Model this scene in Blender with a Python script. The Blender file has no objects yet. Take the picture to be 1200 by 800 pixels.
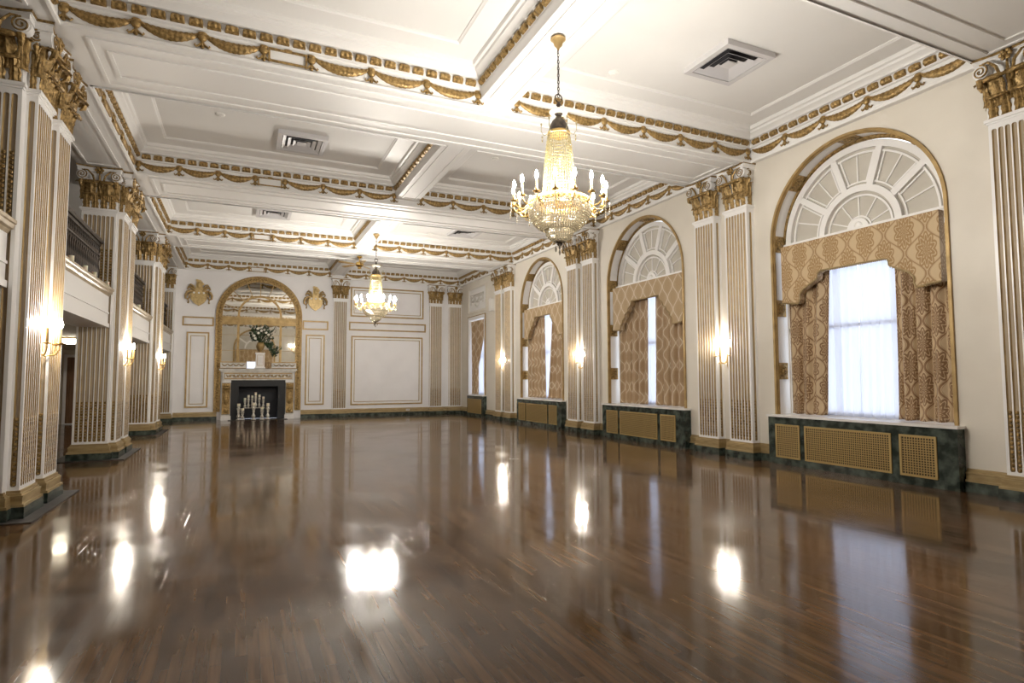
import bpy, math, random
from math import sin, cos, pi, sqrt, radians
from mathutils import Vector, Matrix, noise
random.seed(7)
C = bpy.context.scene.collection
# ------------------------------------------------------------------ materials
def mat(name, col, rough=.5, metal=0., **kw):
    m = bpy.data.materials.new(name); m.use_nodes = True
    b = m.node_tree.nodes['Principled BSDF']
    b.inputs['Base Color'].default_value = (*col, 1)
    b.inputs['Roughness'].default_value = rough
    b.inputs['Metallic'].default_value = metal
    for k, v in kw.items():
        b.inputs[k.replace('_', ' ')].default_value = v
    return m
def N(m, t, **kw):
    n = m.node_tree.nodes.new(t)
    for k, v in kw.items(): setattr(n, k, v)
    return n
def L(m, a, b): m.node_tree.links.new(a, b)
def bsdf(m): return m.node_tree.nodes['Principled BSDF']
def math_node(m, op, a, b=None, c=None, clamp=False):
    n = N(m, 'ShaderNodeMath', operation=op); n.use_clamp = clamp
    for i, v in enumerate((a, b, c)):
        if v is None: continue
        if isinstance(v, (int, float)): n.inputs[i].default_value = v
        else: L(m, v, n.inputs[i])
    return n.outputs[0]
def mottled(m, c1, c2, scale, detail=4, bump=0., lo=.35, hi=.65, dist=.02, coord='Object', stretch=None):
    tc = N(m, 'ShaderNodeTexCoord'); nz = N(m, 'ShaderNodeTexNoise')
    nz.inputs['Scale'].default_value = scale; nz.inputs['Detail'].default_value = detail
    src = tc.outputs[coord]
    if stretch:
        mp = N(m, 'ShaderNodeMapping'); mp.inputs['Scale'].default_value = stretch
        L(m, src, mp.inputs[0]); src = mp.outputs[0]
    L(m, src, nz.inputs['Vector'])
    r = N(m, 'ShaderNodeValToRGB'); r.color_ramp.elements[0].position = lo; r.color_ramp.elements[1].position = hi
    r.color_ramp.elements[0].color = (*c1, 1); r.color_ramp.elements[1].color = (*c2, 1)
    L(m, nz.outputs['Fac'], r.inputs[0]); L(m, r.outputs[0], bsdf(m).inputs['Base Color'])
    if bump:
        b = N(m, 'ShaderNodeBump'); b.inputs['Strength'].default_value = bump; b.inputs['Distance'].default_value = dist
        L(m, nz.outputs['Fac'], b.inputs['Height']); L(m, b.outputs[0], bsdf(m).inputs['Normal'])
    return m
M = {}
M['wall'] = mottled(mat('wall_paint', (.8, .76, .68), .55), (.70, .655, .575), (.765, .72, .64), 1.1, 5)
M['far'] = mottled(mat('far_wall_paint_lightened', (.8, .76, .68), .5), (.80, .79, .80), (.86, .85, .86), 1.1, 5)  # cooler end-wall paint, lightened in place of fill light at the far end
M['ceil'] = mottled(mat('ceiling_paint', (.8, .78, .74), .6), (.755, .745, .725), (.80, .79, .77), .7, 4)
M['trim'] = mat('trim_paint', (.81, .80, .785), .45)
M['white'] = mat('gloss_white', (.84, .83, .82), .35)
M['panel'] = mottled(mat('lunette_panel', (.6, .57, .52), .6), (.50, .47, .41), (.57, .54, .48), 2.5)
M['gold'] = mottled(mat('antique_gold', (.4, .25, .08), .42, .45), (.14, .085, .025), (.43, .285, .11), 26, 5, .5, .33, .62, .02)
M['golds'] = mottled(mat('gold_paint', (.45, .3, .12), .45, .35), (.31, .205, .08), (.45, .31, .13), 6, 4)
M['crestg'] = mottled(mat('pale_gilt', (.6, .45, .2), .4, .3), (.46, .32, .13), (.66, .50, .24), 12, 4, .3)
M['goldb'] = mottled(mat('base_gold', (.45, .3, .12), .4, .25), (.30, .215, .10), (.43, .325, .165), 5, 4, stretch=(1, 1, 5))
M['taupe'] = mat('taupe_paint', (.42, .345, .25), .5)
M['brass'] = mat('brass', (.62, .42, .16), .28, .9)
M['grille'] = mat('grille_brass', (.50, .36, .15), .4, .5)
M['darkgrille'] = mat('grille_back', (.05, .035, .02), .8)
M['iron'] = mottled(mat('dark_bronze', (.07, .055, .045), .45, .5), (.035, .028, .024), (.10, .078, .06), 20)
M['green'] = mottled(mat('green_marble', (.03, .05, .045), .25), (.012, .020, .016), (.12, .15, .125), 7, 9, lo=.42, hi=.80)
M['marble'] = mottled(mat('white_marble', (.8, .78, .76), .25), (.70, .68, .66), (.84, .82, .80), 4, 7)
M['greymarble'] = mottled(mat('pale_marble', (.6, .57, .52), .3), (.52, .50, .46), (.68, .66, .62), 8, 6)
M['black'] = mat('black_slate', (.004, .005, .007), .55)
M['soot'] = mat('firebox', (.016, .018, .024), .6)
M['slab'] = mottled(mat('threshold_stone', (.05, .045, .042), .6), (.018, .015, .014), (.045, .038, .034), 9)
M['wood'] = mottled(mat('door_wood', (.2, .11, .05), .45), (.13, .065, .03), (.24, .13, .065), 3, 6, stretch=(6, 6, .6))
M['ivory'] = mat('ivory', (.72, .64, .48), .5)
M['cream'] = mat('candle_wax', (.80, .74, .58), .5, Subsurface_Weight=.2)
M['silver'] = mottled(mat('silvered_wood', (.6, .57, .5), .35, .3), (.42, .39, .33), (.75, .71, .63), 30)
M['leaf'] = mottled(mat('leaf_green', (.02, .05, .02), .45), (.010, .028, .012), (.05, .10, .035), 14)
M['petal'] = mat('petal_white', (.8, .78, .68), .6)
M['stem'] = mat('stem_green', (.03, .06, .02), .6)
M['mirror'] = mat('mirror_glass', (.82, .80, .74), .02, 1.)
M['dark'] = mat('vent_dark', (.03, .03, .035), .7)
M['ventm'] = mat('vent_metal', (.62, .61, .62), .4, .2)
M['plastic'] = mat('white_plastic', (.78, .77, .74), .4)
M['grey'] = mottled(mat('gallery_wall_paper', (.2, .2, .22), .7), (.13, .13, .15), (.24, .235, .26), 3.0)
M['aisle'] = mat('aisle_paint', (.66, .60, .50), .6)
M['fan'] = mat('polished_brass', (.72, .5, .18), .22, 1.)
M['lipbrown'] = mottled(mat('gallery_ledge', (.45, .37, .25), .4), (.36, .28, .18), (.52, .43, .30), 5)
def glass_mat():
    m = bpy.data.materials.new('window_glass'); m.use_nodes = True
    nt = m.node_tree; nt.nodes.clear(); o = N(m, 'ShaderNodeOutputMaterial')
    t = N(m, 'ShaderNodeBsdfTransparent'); g = N(m, 'ShaderNodeBsdfGlossy'); g.inputs['Roughness'].default_value = .02
    x = N(m, 'ShaderNodeMixShader'); x.inputs[0].default_value = .06
    L(m, t.outputs[0], x.inputs[1]); L(m, g.outputs[0], x.inputs[2]); L(m, x.outputs[0], o.inputs[0]); return m
M['glass'] = glass_mat()
def crystal_mat(name, col, tint, transp=.25):
    m = bpy.data.materials.new(name); m.use_nodes = True
    nt = m.node_tree; nt.nodes.clear(); o = N(m, 'ShaderNodeOutputMaterial')
    t = N(m, 'ShaderNodeBsdfTransparent'); t.inputs[0].default_value = (*tint, 1)
    tr = N(m, 'ShaderNodeBsdfTranslucent'); tr.inputs[0].default_value = (*col, 1)
    d = N(m, 'ShaderNodeBsdfDiffuse'); d.inputs[0].default_value = (*col, 1)
    g = N(m, 'ShaderNodeBsdfGlossy'); g.inputs['Roughness'].default_value = .12; g.inputs[0].default_value = (1, .98, .93, 1)
    a = N(m, 'ShaderNodeMixShader'); a.inputs[0].default_value = .45
    L(m, tr.outputs[0], a.inputs[1]); L(m, d.outputs[0], a.inputs[2])
    b = N(m, 'ShaderNodeMixShader'); b.inputs[0].default_value = transp
    L(m, a.outputs[0], b.inputs[1]); L(m, t.outputs[0], b.inputs[2])
    c = N(m, 'ShaderNodeMixShader'); c.inputs[0].default_value = .22
    L(m, b.outputs[0], c.inputs[1]); L(m, g.outputs[0], c.inputs[2]); L(m, c.outputs[0], o.inputs[0]); return m
M['crystal'] = crystal_mat('crystal', (.32, .29, .23), (.95, .92, .84), .42)
M['crystaly'] = crystal_mat('amber_crystal', (.30, .26, .14), (.93, .87, .66), .3)
def sheer_mat():
    m = bpy.data.materials.new('sheer_voile'); m.use_nodes = True
    nt = m.node_tree; nt.nodes.clear(); o = N(m, 'ShaderNodeOutputMaterial')
    t = N(m, 'ShaderNodeBsdfTransparent'); t.inputs[0].default_value = (.95, .96, 1, 1)
    tr = N(m, 'ShaderNodeBsdfTranslucent'); tr.inputs[0].default_value = (.86, .88, .95, 1)
    d = N(m, 'ShaderNodeBsdfDiffuse'); d.inputs[0].default_value = (.82, .84, .9, 1)
    a = N(m, 'ShaderNodeMixShader'); a.inputs[0].default_value = .35
    L(m, tr.outputs[0], a.inputs[1]); L(m, d.outputs[0], a.inputs[2])
    b = N(m, 'ShaderNodeMixShader'); b.inputs[0].default_value = .18
    L(m, a.outputs[0], b.inputs[1]); L(m, t.outputs[0], b.inputs[2]); L(m, b.outputs[0], o.inputs[0]); return m
M['sheer'] = sheer_mat()
def emit(name, col, s):
    m = mat(name, (0, 0, 0)); b = bsdf(m); b.inputs['Emission Color'].default_value = (*col, 1); b.inputs['Emission Strength'].default_value = s; return m
M['bulb'] = emit('lit_bulb', (1, .945, .86), 1150)
M['sbulb'] = emit('lit_candle_bulb', (1, .91, .78), 650)
M['dome'] = emit('lit_dome', (1, .9, .7), 25)
def damask(name, base, line, motif, pu, pv, aw, spread=.22):
    m = mat(name, base, .62, 0, Sheen_Weight=.3)
    uv = N(m, 'ShaderNodeUVMap'); sp = N(m, 'ShaderNodeSeparateXYZ'); L(m, uv.outputs[0], sp.inputs[0])
    u = math_node(m, 'DIVIDE', sp.outputs[0], pu); v = math_node(m, 'DIVIDE', sp.outputs[1], pv)
    up = math_node(m, 'PINGPONG', u, .5)                      # 0 .. .5
    cv = math_node(m, 'COSINE', math_node(m, 'MULTIPLY', v, 2 * pi))
    lx = math_node(m, 'MULTIPLY_ADD', cv, spread, .25)
    dl = math_node(m, 'ABSOLUTE', math_node(m, 'SUBTRACT', up, lx))
    ln = math_node(m, 'LESS_THAN', dl, aw)
    ln2 = math_node(m, 'LESS_THAN', math_node(m, 'ABSOLUTE', math_node(m, 'SUBTRACT', dl, aw * 1.75)), aw * .22)
    ln = math_node(m, 'MAXIMUM', ln, math_node(m, 'MULTIPLY', ln2, .6))
    # medallions at cell centres: (0,0) and (.5,.5)
    def med(du, v0):
        a = math_node(m, 'SUBTRACT', up, du)
        b = math_node(m, 'SUBTRACT', math_node(m, 'PINGPONG', math_node(m, 'ADD', v, v0), .5), 0.)
        a = math_node(m, 'MULTIPLY', a, 1.0); b = math_node(m, 'MULTIPLY', b, pv / pu * .56)
        r = math_node(m, 'SQRT', math_node(m, 'ADD', math_node(m, 'MULTIPLY', a, a), math_node(m, 'MULTIPLY', b, b)))
        th = math_node(m, 'ARCTAN2', b, a)
        lob = math_node(m, 'MULTIPLY_ADD', math_node(m, 'ABSOLUTE', math_node(m, 'SINE', math_node(m, 'MULTIPLY', th, 5.))), .055, .20)
        inside = math_node(m, 'LESS_THAN', r, lob)
        ring = math_node(m, 'GREATER_THAN', math_node(m, 'SINE', math_node(m, 'ADD', math_node(m, 'MULTIPLY', r, 62.), math_node(m, 'MULTIPLY', math_node(m, 'COSINE', math_node(m, 'MULTIPLY', th, 10.)), 2.4))), -.72)
        return math_node(m, 'MULTIPLY', inside, ring)
    mm = math_node(m, 'MAXIMUM', med(0., 0.), med(.5, .5), clamp=True)
    x = N(m, 'ShaderNodeMixRGB'); x.inputs[1].default_value = (*base, 1); x.inputs[2].default_value = (*motif, 1); L(m, mm, x.inputs[0])
    y = N(m, 'ShaderNodeMixRGB'); L(m, x.outputs[0], y.inputs[1]); y.inputs[2].default_value = (*line, 1); L(m, ln, y.inputs[0])
    L(m, y.outputs[0], bsdf(m).inputs['Base Color']); return m
M['val1'] = damask('damask_valance', (.55, .41, .24), (.31, .185, .08), (.33, .20, .08), .56, .62, .020)
M['cur1'] = damask('damask_drape', (.54, .40, .24), (.24, .13, .055), (.22, .12, .05), .50, .62, .028)
M['val2'] = damask('ogee_valance', (.44, .315, .175), (.70, .60, .46), (.40, .27, .13), .34, .52, .022)
M['cur2'] = damask('ogee_drape', (.41, .285, .165), (.68, .58, .44), (.33, .21, .105), .30, .48, .022)
def floor_mat():
    m = mat('parquet', (.06, .03, .015), .12, 0, IOR=1.42)
    b = bsdf(m); tc = N(m, 'ShaderNodeTexCoord'); mp = N(m, 'ShaderNodeMapping'); mp.inputs['Rotation'].default_value = (0, 0, radians(90))
    L(m, tc.outputs['Object'], mp.inputs[0])
    br = N(m, 'ShaderNodeTexBrick'); L(m, mp.outputs[0], br.inputs['Vector'])
    br.inputs['Scale'].default_value = 1.; br.inputs['Brick Width'].default_value = .62; br.inputs['Row Height'].default_value = .058
    br.inputs['Mortar Size'].default_value = .0011; br.inputs['Mortar Smooth'].default_value = .3; br.inputs['Bias'].default_value = -.1
    br.offset = .37; br.offset_frequency = 2; br.squash_frequency = 3; br.squash = 1.25
    br.inputs['Color1'].default_value = (.100, .055, .027, 1); br.inputs['Color2'].default_value = (.042, .0225, .0115, 1); br.inputs['Mortar'].default_value = (.02, .010, .006, 1)
    nz = N(m, 'ShaderNodeTexNoise'); mp2 = N(m, 'ShaderNodeMapping'); mp2.inputs['Scale'].default_value = (22, 1.3, 1)
    L(m, tc.outputs['Object'], mp2.inputs[0]); L(m, mp2.outputs[0], nz.inputs['Vector']); nz.inputs['Scale'].default_value = 1.; nz.inputs['Detail'].default_value = 6
    mr = N(m, 'ShaderNodeMapRange'); mr.inputs['From Min'].default_value = .3; mr.inputs['From Max'].default_value = .7; mr.inputs['To Min'].default_value = .62; mr.inputs['To Max'].default_value = 1.5
    L(m, nz.outputs['Fac'], mr.inputs[0])
    mx = N(m, 'ShaderNodeMixRGB', blend_type='MULTIPLY'); mx.inputs[0].default_value = 1
    L(m, br.outputs['Color'], mx.inputs[1]); L(m, mr.outputs[0], mx.inputs[2])
    # worn, paler patches of finish
    n2 = N(m, 'ShaderNodeTexNoise'); n2.inputs['Scale'].default_value = .55; n2.inputs['Detail'].default_value = 3; L(m, tc.outputs['Object'], n2.inputs['Vector'])
    r2 = N(m, 'ShaderNodeMapRange'); r2.inputs['From Min'].default_value = .35; r2.inputs['From Max'].default_value = .7; r2.inputs['To Min'].default_value = .85; r2.inputs['To Max'].default_value = 1.35
    L(m, n2.outputs['Fac'], r2.inputs[0])
    m3 = N(m, 'ShaderNodeMixRGB', blend_type='MULTIPLY'); m3.inputs[0].default_value = 1; L(m, mx.outputs[0], m3.inputs[1]); L(m, r2.outputs[0], m3.inputs[2])
    L(m, m3.outputs[0], b.inputs['Base Color'])
    n3 = N(m, 'ShaderNodeTexNoise'); n3.inputs['Scale'].default_value = 1.2; n3.inputs['Detail'].default_value = 8; L(m, tc.outputs['Object'], n3.inputs['Vector'])
    r3 = N(m, 'ShaderNodeMapRange'); r3.inputs['From Min'].default_value = .35; r3.inputs['From Max'].default_value = .7; r3.inputs['To Min'].default_value = .07; r3.inputs['To Max'].default_value = .17
    L(m, n3.outputs['Fac'], r3.inputs[0]); L(m, r3.outputs[0], b.inputs['Roughness'])
    # slight unevenness board to board
    n4 = N(m, 'ShaderNodeTexNoise'); mp4 = N(m, 'ShaderNodeMapping'); mp4.inputs['Scale'].default_value = (9, 2.2, 1); n4.inputs['Scale'].default_value = 1; n4.inputs['Detail'].default_value = 2
    L(m, tc.outputs['Object'], mp4.inputs[0]); L(m, mp4.outputs[0], n4.inputs['Vector'])
    h = math_node(m, 'MULTIPLY_ADD', br.outputs['Fac'], -.35, n4.outputs['Fac'])
    bp = N(m, 'ShaderNodeBump'); bp.inputs['Strength'].default_value = .16; bp.inputs['Distance'].default_value = .0035
    L(m, h, bp.inputs['Height']); L(m, bp.outputs[0], b.inputs['Normal'])
    return m
M['floor'] = floor_mat()
# ------------------------------------------------------------------ mesh builder
class MB:
    def __init__(s): s.v = []; s.f = []; s.mi = []; s.uv = {}; s.m = 0; s.T = None
    def av(s, p):
        p = Vector(p)
        if s.T is not None: p = s.T @ p
        s.v.append(p); return len(s.v) - 1
    def af(s, ids): s.f.append(tuple(ids)); s.mi.append(s.m)
    def quad(s, *ps): s.af([s.av(p) for p in ps])
    def box(s, x0, x1, y0, y1, z0, z1):
        i = [s.av((x, y, z)) for z in (z0, z1) for y in (y0, y1) for x in (x0, x1)]
        for q in ((0, 2, 3, 1), (4, 5, 7, 6), (0, 1, 5, 4), (2, 6, 7, 3), (0, 4, 6, 2), (1, 3, 7, 5)): s.af([i[k] for k in q])
    def grid(s, fn, nu, nv, closeu=False, closev=False):
        ids = [[s.av(fn(a / nu, b / nv)) for b in range(nv + (0 if closev else 1))] for a in range(nu + (0 if closeu else 1))]
        A, B = len(ids), len(ids[0])
        for a in range(nu):
            for b in range(nv):
                s.af((ids[a][b], ids[(a + 1) % A][b], ids[(a + 1) % A][(b + 1) % B], ids[a][(b + 1) % B]))
        return ids
    def lathe(s, prof, n=16, cx=0, cy=0, cap=True):
        rings = []
        for r, z in prof:
            rings.append([s.av((cx + r * cos(2 * pi * k / n), cy + r * sin(2 * pi * k / n), z)) for k in range(n)])
        for a, b in zip(rings, rings[1:]):
            for k in range(n): s.af((a[k], a[(k + 1) % n], b[(k + 1) % n], b[k]))
        if cap: s.af(rings[0][::-1]); s.af(rings[-1])
    def tube(s, pts, r, n=6, cap=True):
        pts = [Vector(p) for p in pts]; rings = []
        R = r if isinstance(r, (list, tuple)) else [r] * len(pts)
        prev = None
        for i, p in enumerate(pts):
            t = (pts[min(i + 1, len(pts) - 1)] - pts[max(i - 1, 0)])
            if t.length < 1e-9: t = Vector((0, 0, 1))
            t.normalize()
            if prev is None:
                a = Vector((0, 0, 1)) if abs(t.z) < .9 else Vector((1, 0, 0)); u = t.cross(a).normalized()
            else:
                u = (prev - t * prev.dot(t))
                u = u.normalized() if u.length > 1e-6 else t.orthogonal().normalized()
            prev = u; w = t.cross(u)
            rings.append([s.av(p + R[i] * (cos(2 * pi * k / n) * u + sin(2 * pi * k / n) * w)) for k in range(n)])
        for a, b in zip(rings, rings[1:]):
            for k in range(n): s.af((a[k], a[(k + 1) % n], b[(k + 1) % n], b[k]))
        if cap: s.af(rings[0][::-1]); s.af(rings[-1])
    def ell(s, c, rx, ry, rz, n=8, m=5):
        top = s.av((c[0], c[1], c[2] + rz)); bot = s.av((c[0], c[1], c[2] - rz)); rings = []
        for j in range(1, m):
            ph = pi * j / m
            rings.append([s.av((c[0] + rx * sin(ph) * cos(2 * pi * k / n), c[1] + ry * sin(ph) * sin(2 * pi * k / n), c[2] + rz * cos(ph))) for k in range(n)])
        for k in range(n):
            s.af((top, rings[0][k], rings[0][(k + 1) % n])); s.af((bot, rings[-1][(k + 1) % n], rings[-1][k]))
        for a, b in zip(rings, rings[1:]):
            for k in range(n): s.af((a[k], b[k], b[(k + 1) % n], a[(k + 1) % n]))
    def prism(s, poly, axis, a, b):
        """poly of 2D points extruded along axis from a to b"""
        def P(p, t):
            return {'x': (t, p[0], p[1]), 'y': (p[0], t, p[1]), 'z': (p[0], p[1], t)}[axis]
        A = [s.av(P(p, a)) for p in poly]; B = [s.av(P(p, b)) for p in poly]; n = len(poly)
        s.af(A[::-1]); s.af(B)
        for k in range(n): s.af((A[k], A[(k + 1) % n], B[(k + 1) % n], B[k]))
    def rectframe(s, x0, x1, z0, z1, w, y0, y1):
        """flat picture-frame moulding on a plane y, front at y1 (towards -y)"""
        s.box(x0, x1, y1, y0, z0, z0 + w); s.box(x0, x1, y1, y0, z1 - w, z1)
        s.box(x0, x0 + w, y1, y0, z0 + w, z1 - w); s.box(x1 - w, x1, y1, y0, z0 + w, z1 - w)
    def arc(s, cx, cz, r0, r1, a0, a1, y0, y1, n=24):
        """arched bar: ring sector between radii, extruded y0..y1, angles radians from +x"""
        def pt(k, r, y): a = a0 + (a1 - a0) * k / n; return (cx + r * cos(a), y, cz + r * sin(a))
        R = [[s.av(pt(k, r, y)) for (r, y) in ((r0, y0), (r1, y0), (r1, y1), (r0, y1))] for k in range(n + 1)]
        for a, b in zip(R, R[1:]):
            for k in range(4): s.af((a[k], a[(k + 1) % 4], b[(k + 1) % 4], b[k]))
        s.af(R[0]); s.af(R[-1][::-1])
    def bar(s, p, q, w, y0, y1):
        """straight flat bar between 2D points p,q (x,z), width w"""
        d = Vector((q[0] - p[0], q[1] - p[1])).normalized(); n = Vector((-d.y, d.x)) * w / 2
        s.prism([(p[0] + n.x, p[1] + n.y), (q[0] + n.x, q[1] + n.y), (q[0] - n.x, q[1] - n.y), (p[0] - n.x, p[1] - n.y)], 'y', y0, y1)
    def mesh(s, name, mats, smooth=True, uvs=None):
        me = bpy.data.meshes.new(name); me.from_pydata([tuple(v) for v in s.v], [], s.f)
        for m in (mats if isinstance(mats, (list, tuple)) else [mats]): me.materials.append(M[m])
        me.polygons.foreach_set('material_index', s.mi)
        me.update()
        import bmesh
        bm = bmesh.new(); bm.from_mesh(me)
        if not uvs: bmesh.ops.recalc_face_normals(bm, faces=bm.faces)
        bm.to_mesh(me); bm.free()
        if smooth:
            me.polygons.foreach_set('use_smooth', [True] * len(me.polygons))
            me.set_sharp_from_angle(angle=radians(38))
        if uvs:
            l = me.uv_layers.new(name='UVMap')
            for lp in me.loops: l.data[lp.index].uv = uvs[lp.vertex_index]
        return me
def link(name, me, parent=None):
    o = bpy.data.objects.new(name, me); C.objects.link(o)
    if parent is not None: o.parent = parent
    return o
def B(mb, name, mats, parent=None, smooth=True, uvs=None): return link(name, mb.mesh(name, mats, smooth, uvs), parent)
def empty(name, loc=(0, 0, 0), rz=0):
    o = bpy.data.objects.new(name, None); C.objects.link(o); o.location = loc; o.rotation_euler = (0, 0, rz); o.empty_display_size = .1; return o
def tag(o, label, cat, group=None):
    o['label'] = label; o['category'] = cat
    if group: o['group'] = group
    return o
def struct(o): o['kind'] = 'structure'; return o
def copy_tree(o, parent=None):
    c = o.copy(); C.objects.link(c); c.parent = parent
    for ch in list(o.children): copy_tree(ch, c)
    return c
CK = [-1.81, 3.23, 8.27, 13.31, 18.35]     # centres of cross beams / pilaster pairs
FAR = 23.05; WR = 8.2; RIGHT = -pi / 2
# ------------------------------------------------------------------ shell
mb = MB(); mb.box(-6.0, 8.62, -1.3, 23.4, -.12, 0); struct(B(mb, 'floor', 'floor', smooth=False))
mb = MB(); mb.box(-2.8, 8.62, -1.3, 23.4, 5.78, 5.9); struct(B(mb, 'ceiling', 'ceil', smooth=False))
WC = [5.85, 10.84, 15.85]; RO = 1.36; ZS = 3.68; SILL = .8
def wall_right():
    m = MB(); y = -1.3
    segs = []
    for c in WC: segs.append((c - RO, c + RO, 'arch', c))
    segs.append((20.42, 22.02, 'rect', 0))
    for a, b, k, c in segs:
        m.box(WR, WR + .4, y, a, 0, 5.78)
        m.box(WR, WR + .4, a, b, 0, SILL - .04)
        if k == 'rect': m.box(WR, WR + .4, a, b, 3.72, 5.78)
        else:
            n = 28
            for i in range(n):
                t0, t1 = pi * i / n, pi * (i + 1) / n
                ya, yb = c - RO * cos(t0), c - RO * cos(t1); za, zb = ZS + RO * sin(t0), ZS + RO * sin(t1)
                m.quad((WR, ya, za), (WR, yb, zb), (WR, yb, 5.78), (WR, ya, 5.78))
                m.quad((WR + .4, ya, za), (WR + .4, ya, 5.78), (WR + .4, yb, 5.78), (WR + .4, yb, zb))
                m.quad((WR, ya, za), (WR + .4, ya, za), (WR + .4, yb, zb), (WR, yb, zb))
            for yy in (a, b): pass
        y = b
    m.box(WR, WR + .4, y, 23.4, 0, 5.78)
    struct(B(m, 'wall_right', 'wall', smooth=False))
wall_right()
MX = .55   # centre of the fireplace mirror
m = MB(); m.box(-2.72, MX - .95, FAR, FAR + .5, 0, 5.78); m.box(MX + .95, 8.6, FAR, FAR + .5, 0, 5.78); m.box(MX - .95, MX + .95, FAR, FAR + .5, 1.4, 5.78)
m.box(MX - .95, MX + .95, FAR + .44, FAR + .5, 0, 1.4)
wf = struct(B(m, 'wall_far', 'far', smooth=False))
m = MB(); m.box(-6.0, .3, -1.3, -1.1, 0, 5.78); m.box(.95, 8.6, -1.3, -1.1, 0, 5.78); m.box(.3, .95, -1.3, -1.1, 2.98, 5.78); m.box(.3, .95, -1.3, -1.1, 0, .85); struct(B(m, 'wall_back', 'wall', smooth=False))
m = MB(); m.box(-6.1, -5.9, -1.3, 23.4, 0, 2.4); struct(B(m, 'wall_left', 'aisle', smooth=False))
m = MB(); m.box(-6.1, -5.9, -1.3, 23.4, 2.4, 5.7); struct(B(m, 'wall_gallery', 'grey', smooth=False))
m = MB(); m.box(-5.9, -2.72, FAR, FAR + .35, 0, 5.5); struct(B(m, 'wall_aisle', 'aisle', smooth=False))
m = MB(); m.box(-5.9, -2.7, -1.1, FAR, 5.24, 5.4); struct(B(m, 'ceiling_gallery', 'ceil', smooth=False))
# ------------------------------------------------------------------ ceiling beams and coffers
def soffit_panel(m, x0, x1, y0, y1, z):
    """raised bead rectangle on a soffit"""
    for w, d in ((.035, .018),):
        m.box(x0, x1, y0, y0 + w, z - d, z); m.box(x0, x1, y1 - w, y1, z - d, z)
        m.box(x0, x0 + w, y0 + w, y1 - w, z - d, z); m.box(x1 - w, x1, y0 + w, y1 - w, z - d, z)
BH = .72
for i, c in enumerate(CK):
    y0, y1 = (c - BH, c + BH)
    if i == 0: y0 = -1.1
    m = MB(); m.box(-1.88, 8.2, y0, y1, 5.2, 5.78)
    if i: soffit_panel(m, -1.5, 7.75, c - .34, c + .34, 5.2)
    if i: soffit_panel(m, -1.66, 7.9, c - .58, c + .58, 5.2)
    struct(B(m, 'ceiling_beam', 'trim', smooth=False))
m = MB()
YS = [(CK[i] + BH, CK[i + 1] - BH) for i in range(4)] + [(CK[4] + BH, 22.95)]
for a, b in YS:
    m.box(2.98, 3.46, a - .02, b + .02, 5.325, 5.78)
    soffit_panel(m, 3.06, 3.38, a + .12, b - .12, 5.325)
struct(B(m, 'ceiling_beam', 'trim', smooth=False))
m = MB(); m.box(-2.72, -1.88, -1.1, 22.95, 5.2, 5.78)
for c in (CK[0:1] + CK[1:]): pass
for a, b in YS: soffit_panel(m, -2.58, -2.06, a + .28, b - .28, 5.2)
struct(B(m, 'ceiling_beam', 'trim', smooth=False))
m = MB(); m.box(8.1, 8.2, -1.1, 22.95, 5.2, 5.78); struct(B(m, 'trim_right', 'trim', smooth=False))
m = MB(); m.box(-2.72, 8.2, 22.95, FAR, 5.2, 5.78); struct(B(m, 'trim_far', 'trim', smooth=False))
PROF = [(0, 5.18), (.03, 5.185), (.035, 5.222), (.008, 5.235), (.001, 5.24), (.001, 5.445), (.03, 5.455), (.03, 5.474), (.036, 5.48), (.045, 5.575), (.078, 5.585), (.082, 5.60), (.11, 5.628), (.15, 5.655), (.157, 5.69), (.19, 5.70), (.203, 5.735), (.203, 5.752), (.50, 5.752), (.51, 5.762), (.535, 5.766), (.54, 5.785)]
PSHORT = [(0, 5.325), (.012, 5.33), (.016, 5.40), (.03, 5.43), (.03, 5.455)] + PROF[7:]
# one acanthus block of the leaf band: local x along, -y out, z up
def leaf_block_mesh():
    m = MB()
    def fn(u, v):
        x = (u - .5) * .155; ph = (u - .5) * 5 * pi
        ribs = .5 + .5 * cos(ph * 1.0)
        sc = 1 - .16 * (1 - abs(sin(ph + pi / 2)))
        z = .104 * v * (1 - .12 * (2 * u - 1) ** 4) * (1 if v < .9 else sc)
        y = -.012 - .034 * sin(pi * min(1, v * .8 + .12)) * (1 - .3 * (2 * u - 1) ** 4) - .012 * ribs * sin(pi * v)
        if u in (0., 1.) or v in (0., 1.): y = 0.006
        return (x * (1.02 - .10 * v), y, z)
    m.grid(fn, 20, 6); return m.mesh('leaf', 'gold')
def merged(meshes_T, name, mats):
    """join transformed copies of meshes into one mesh"""
    m = MB()
    for me, T in meshes_T:
        base = len(m.v); m.v += [T @ v.co for v in me.vertices]
        for p in me.polygons: m.f.append(tuple(base + k for k in p.vertices)); m.mi.append(p.material_index)
    return m.mesh(name, mats)
LEAF = leaf_block_mesh()
def garland_mesh(w):
    m = MB()
    def fn(u, v):
        x = (u - .5) * w * .93
        s = 4 * u * (1 - u)
        zc = .208 - .092 * s ** .8; th = .015 + .050 * s ** .9
        a = pi * (v)
        rope = .006 * sin(u * 70 + v * 5)
        return (x, -.002 - (.012 + .03 * s + rope) * sin(a), zc - th * cos(a) + .5 * rope)
    m.grid(fn, 36, 7); return m.mesh('garland', 'gold')
def pendant_mesh():
    m = MB()
    m.ell((0, -.012, .165), .052, .034, .052)
    m.ell((0, -.010, .10), .02, .02, .05)
    m.ell((0, -.008, .215), .05, .02, .022)
    for sx in (-1, 1):
        m.tube([(sx * .008, -.012, .10), (sx * .035, -.016, .062), (sx * .066, -.014, .048), (sx * .082, -.012, .066), (sx * .072, -.01, .08)], [.012, .014, .012, .009, .006], 5)
    m.ell((0, -.01, .052), .024, .018, .02)
    return m.mesh('pendant', 'gold')
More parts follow.
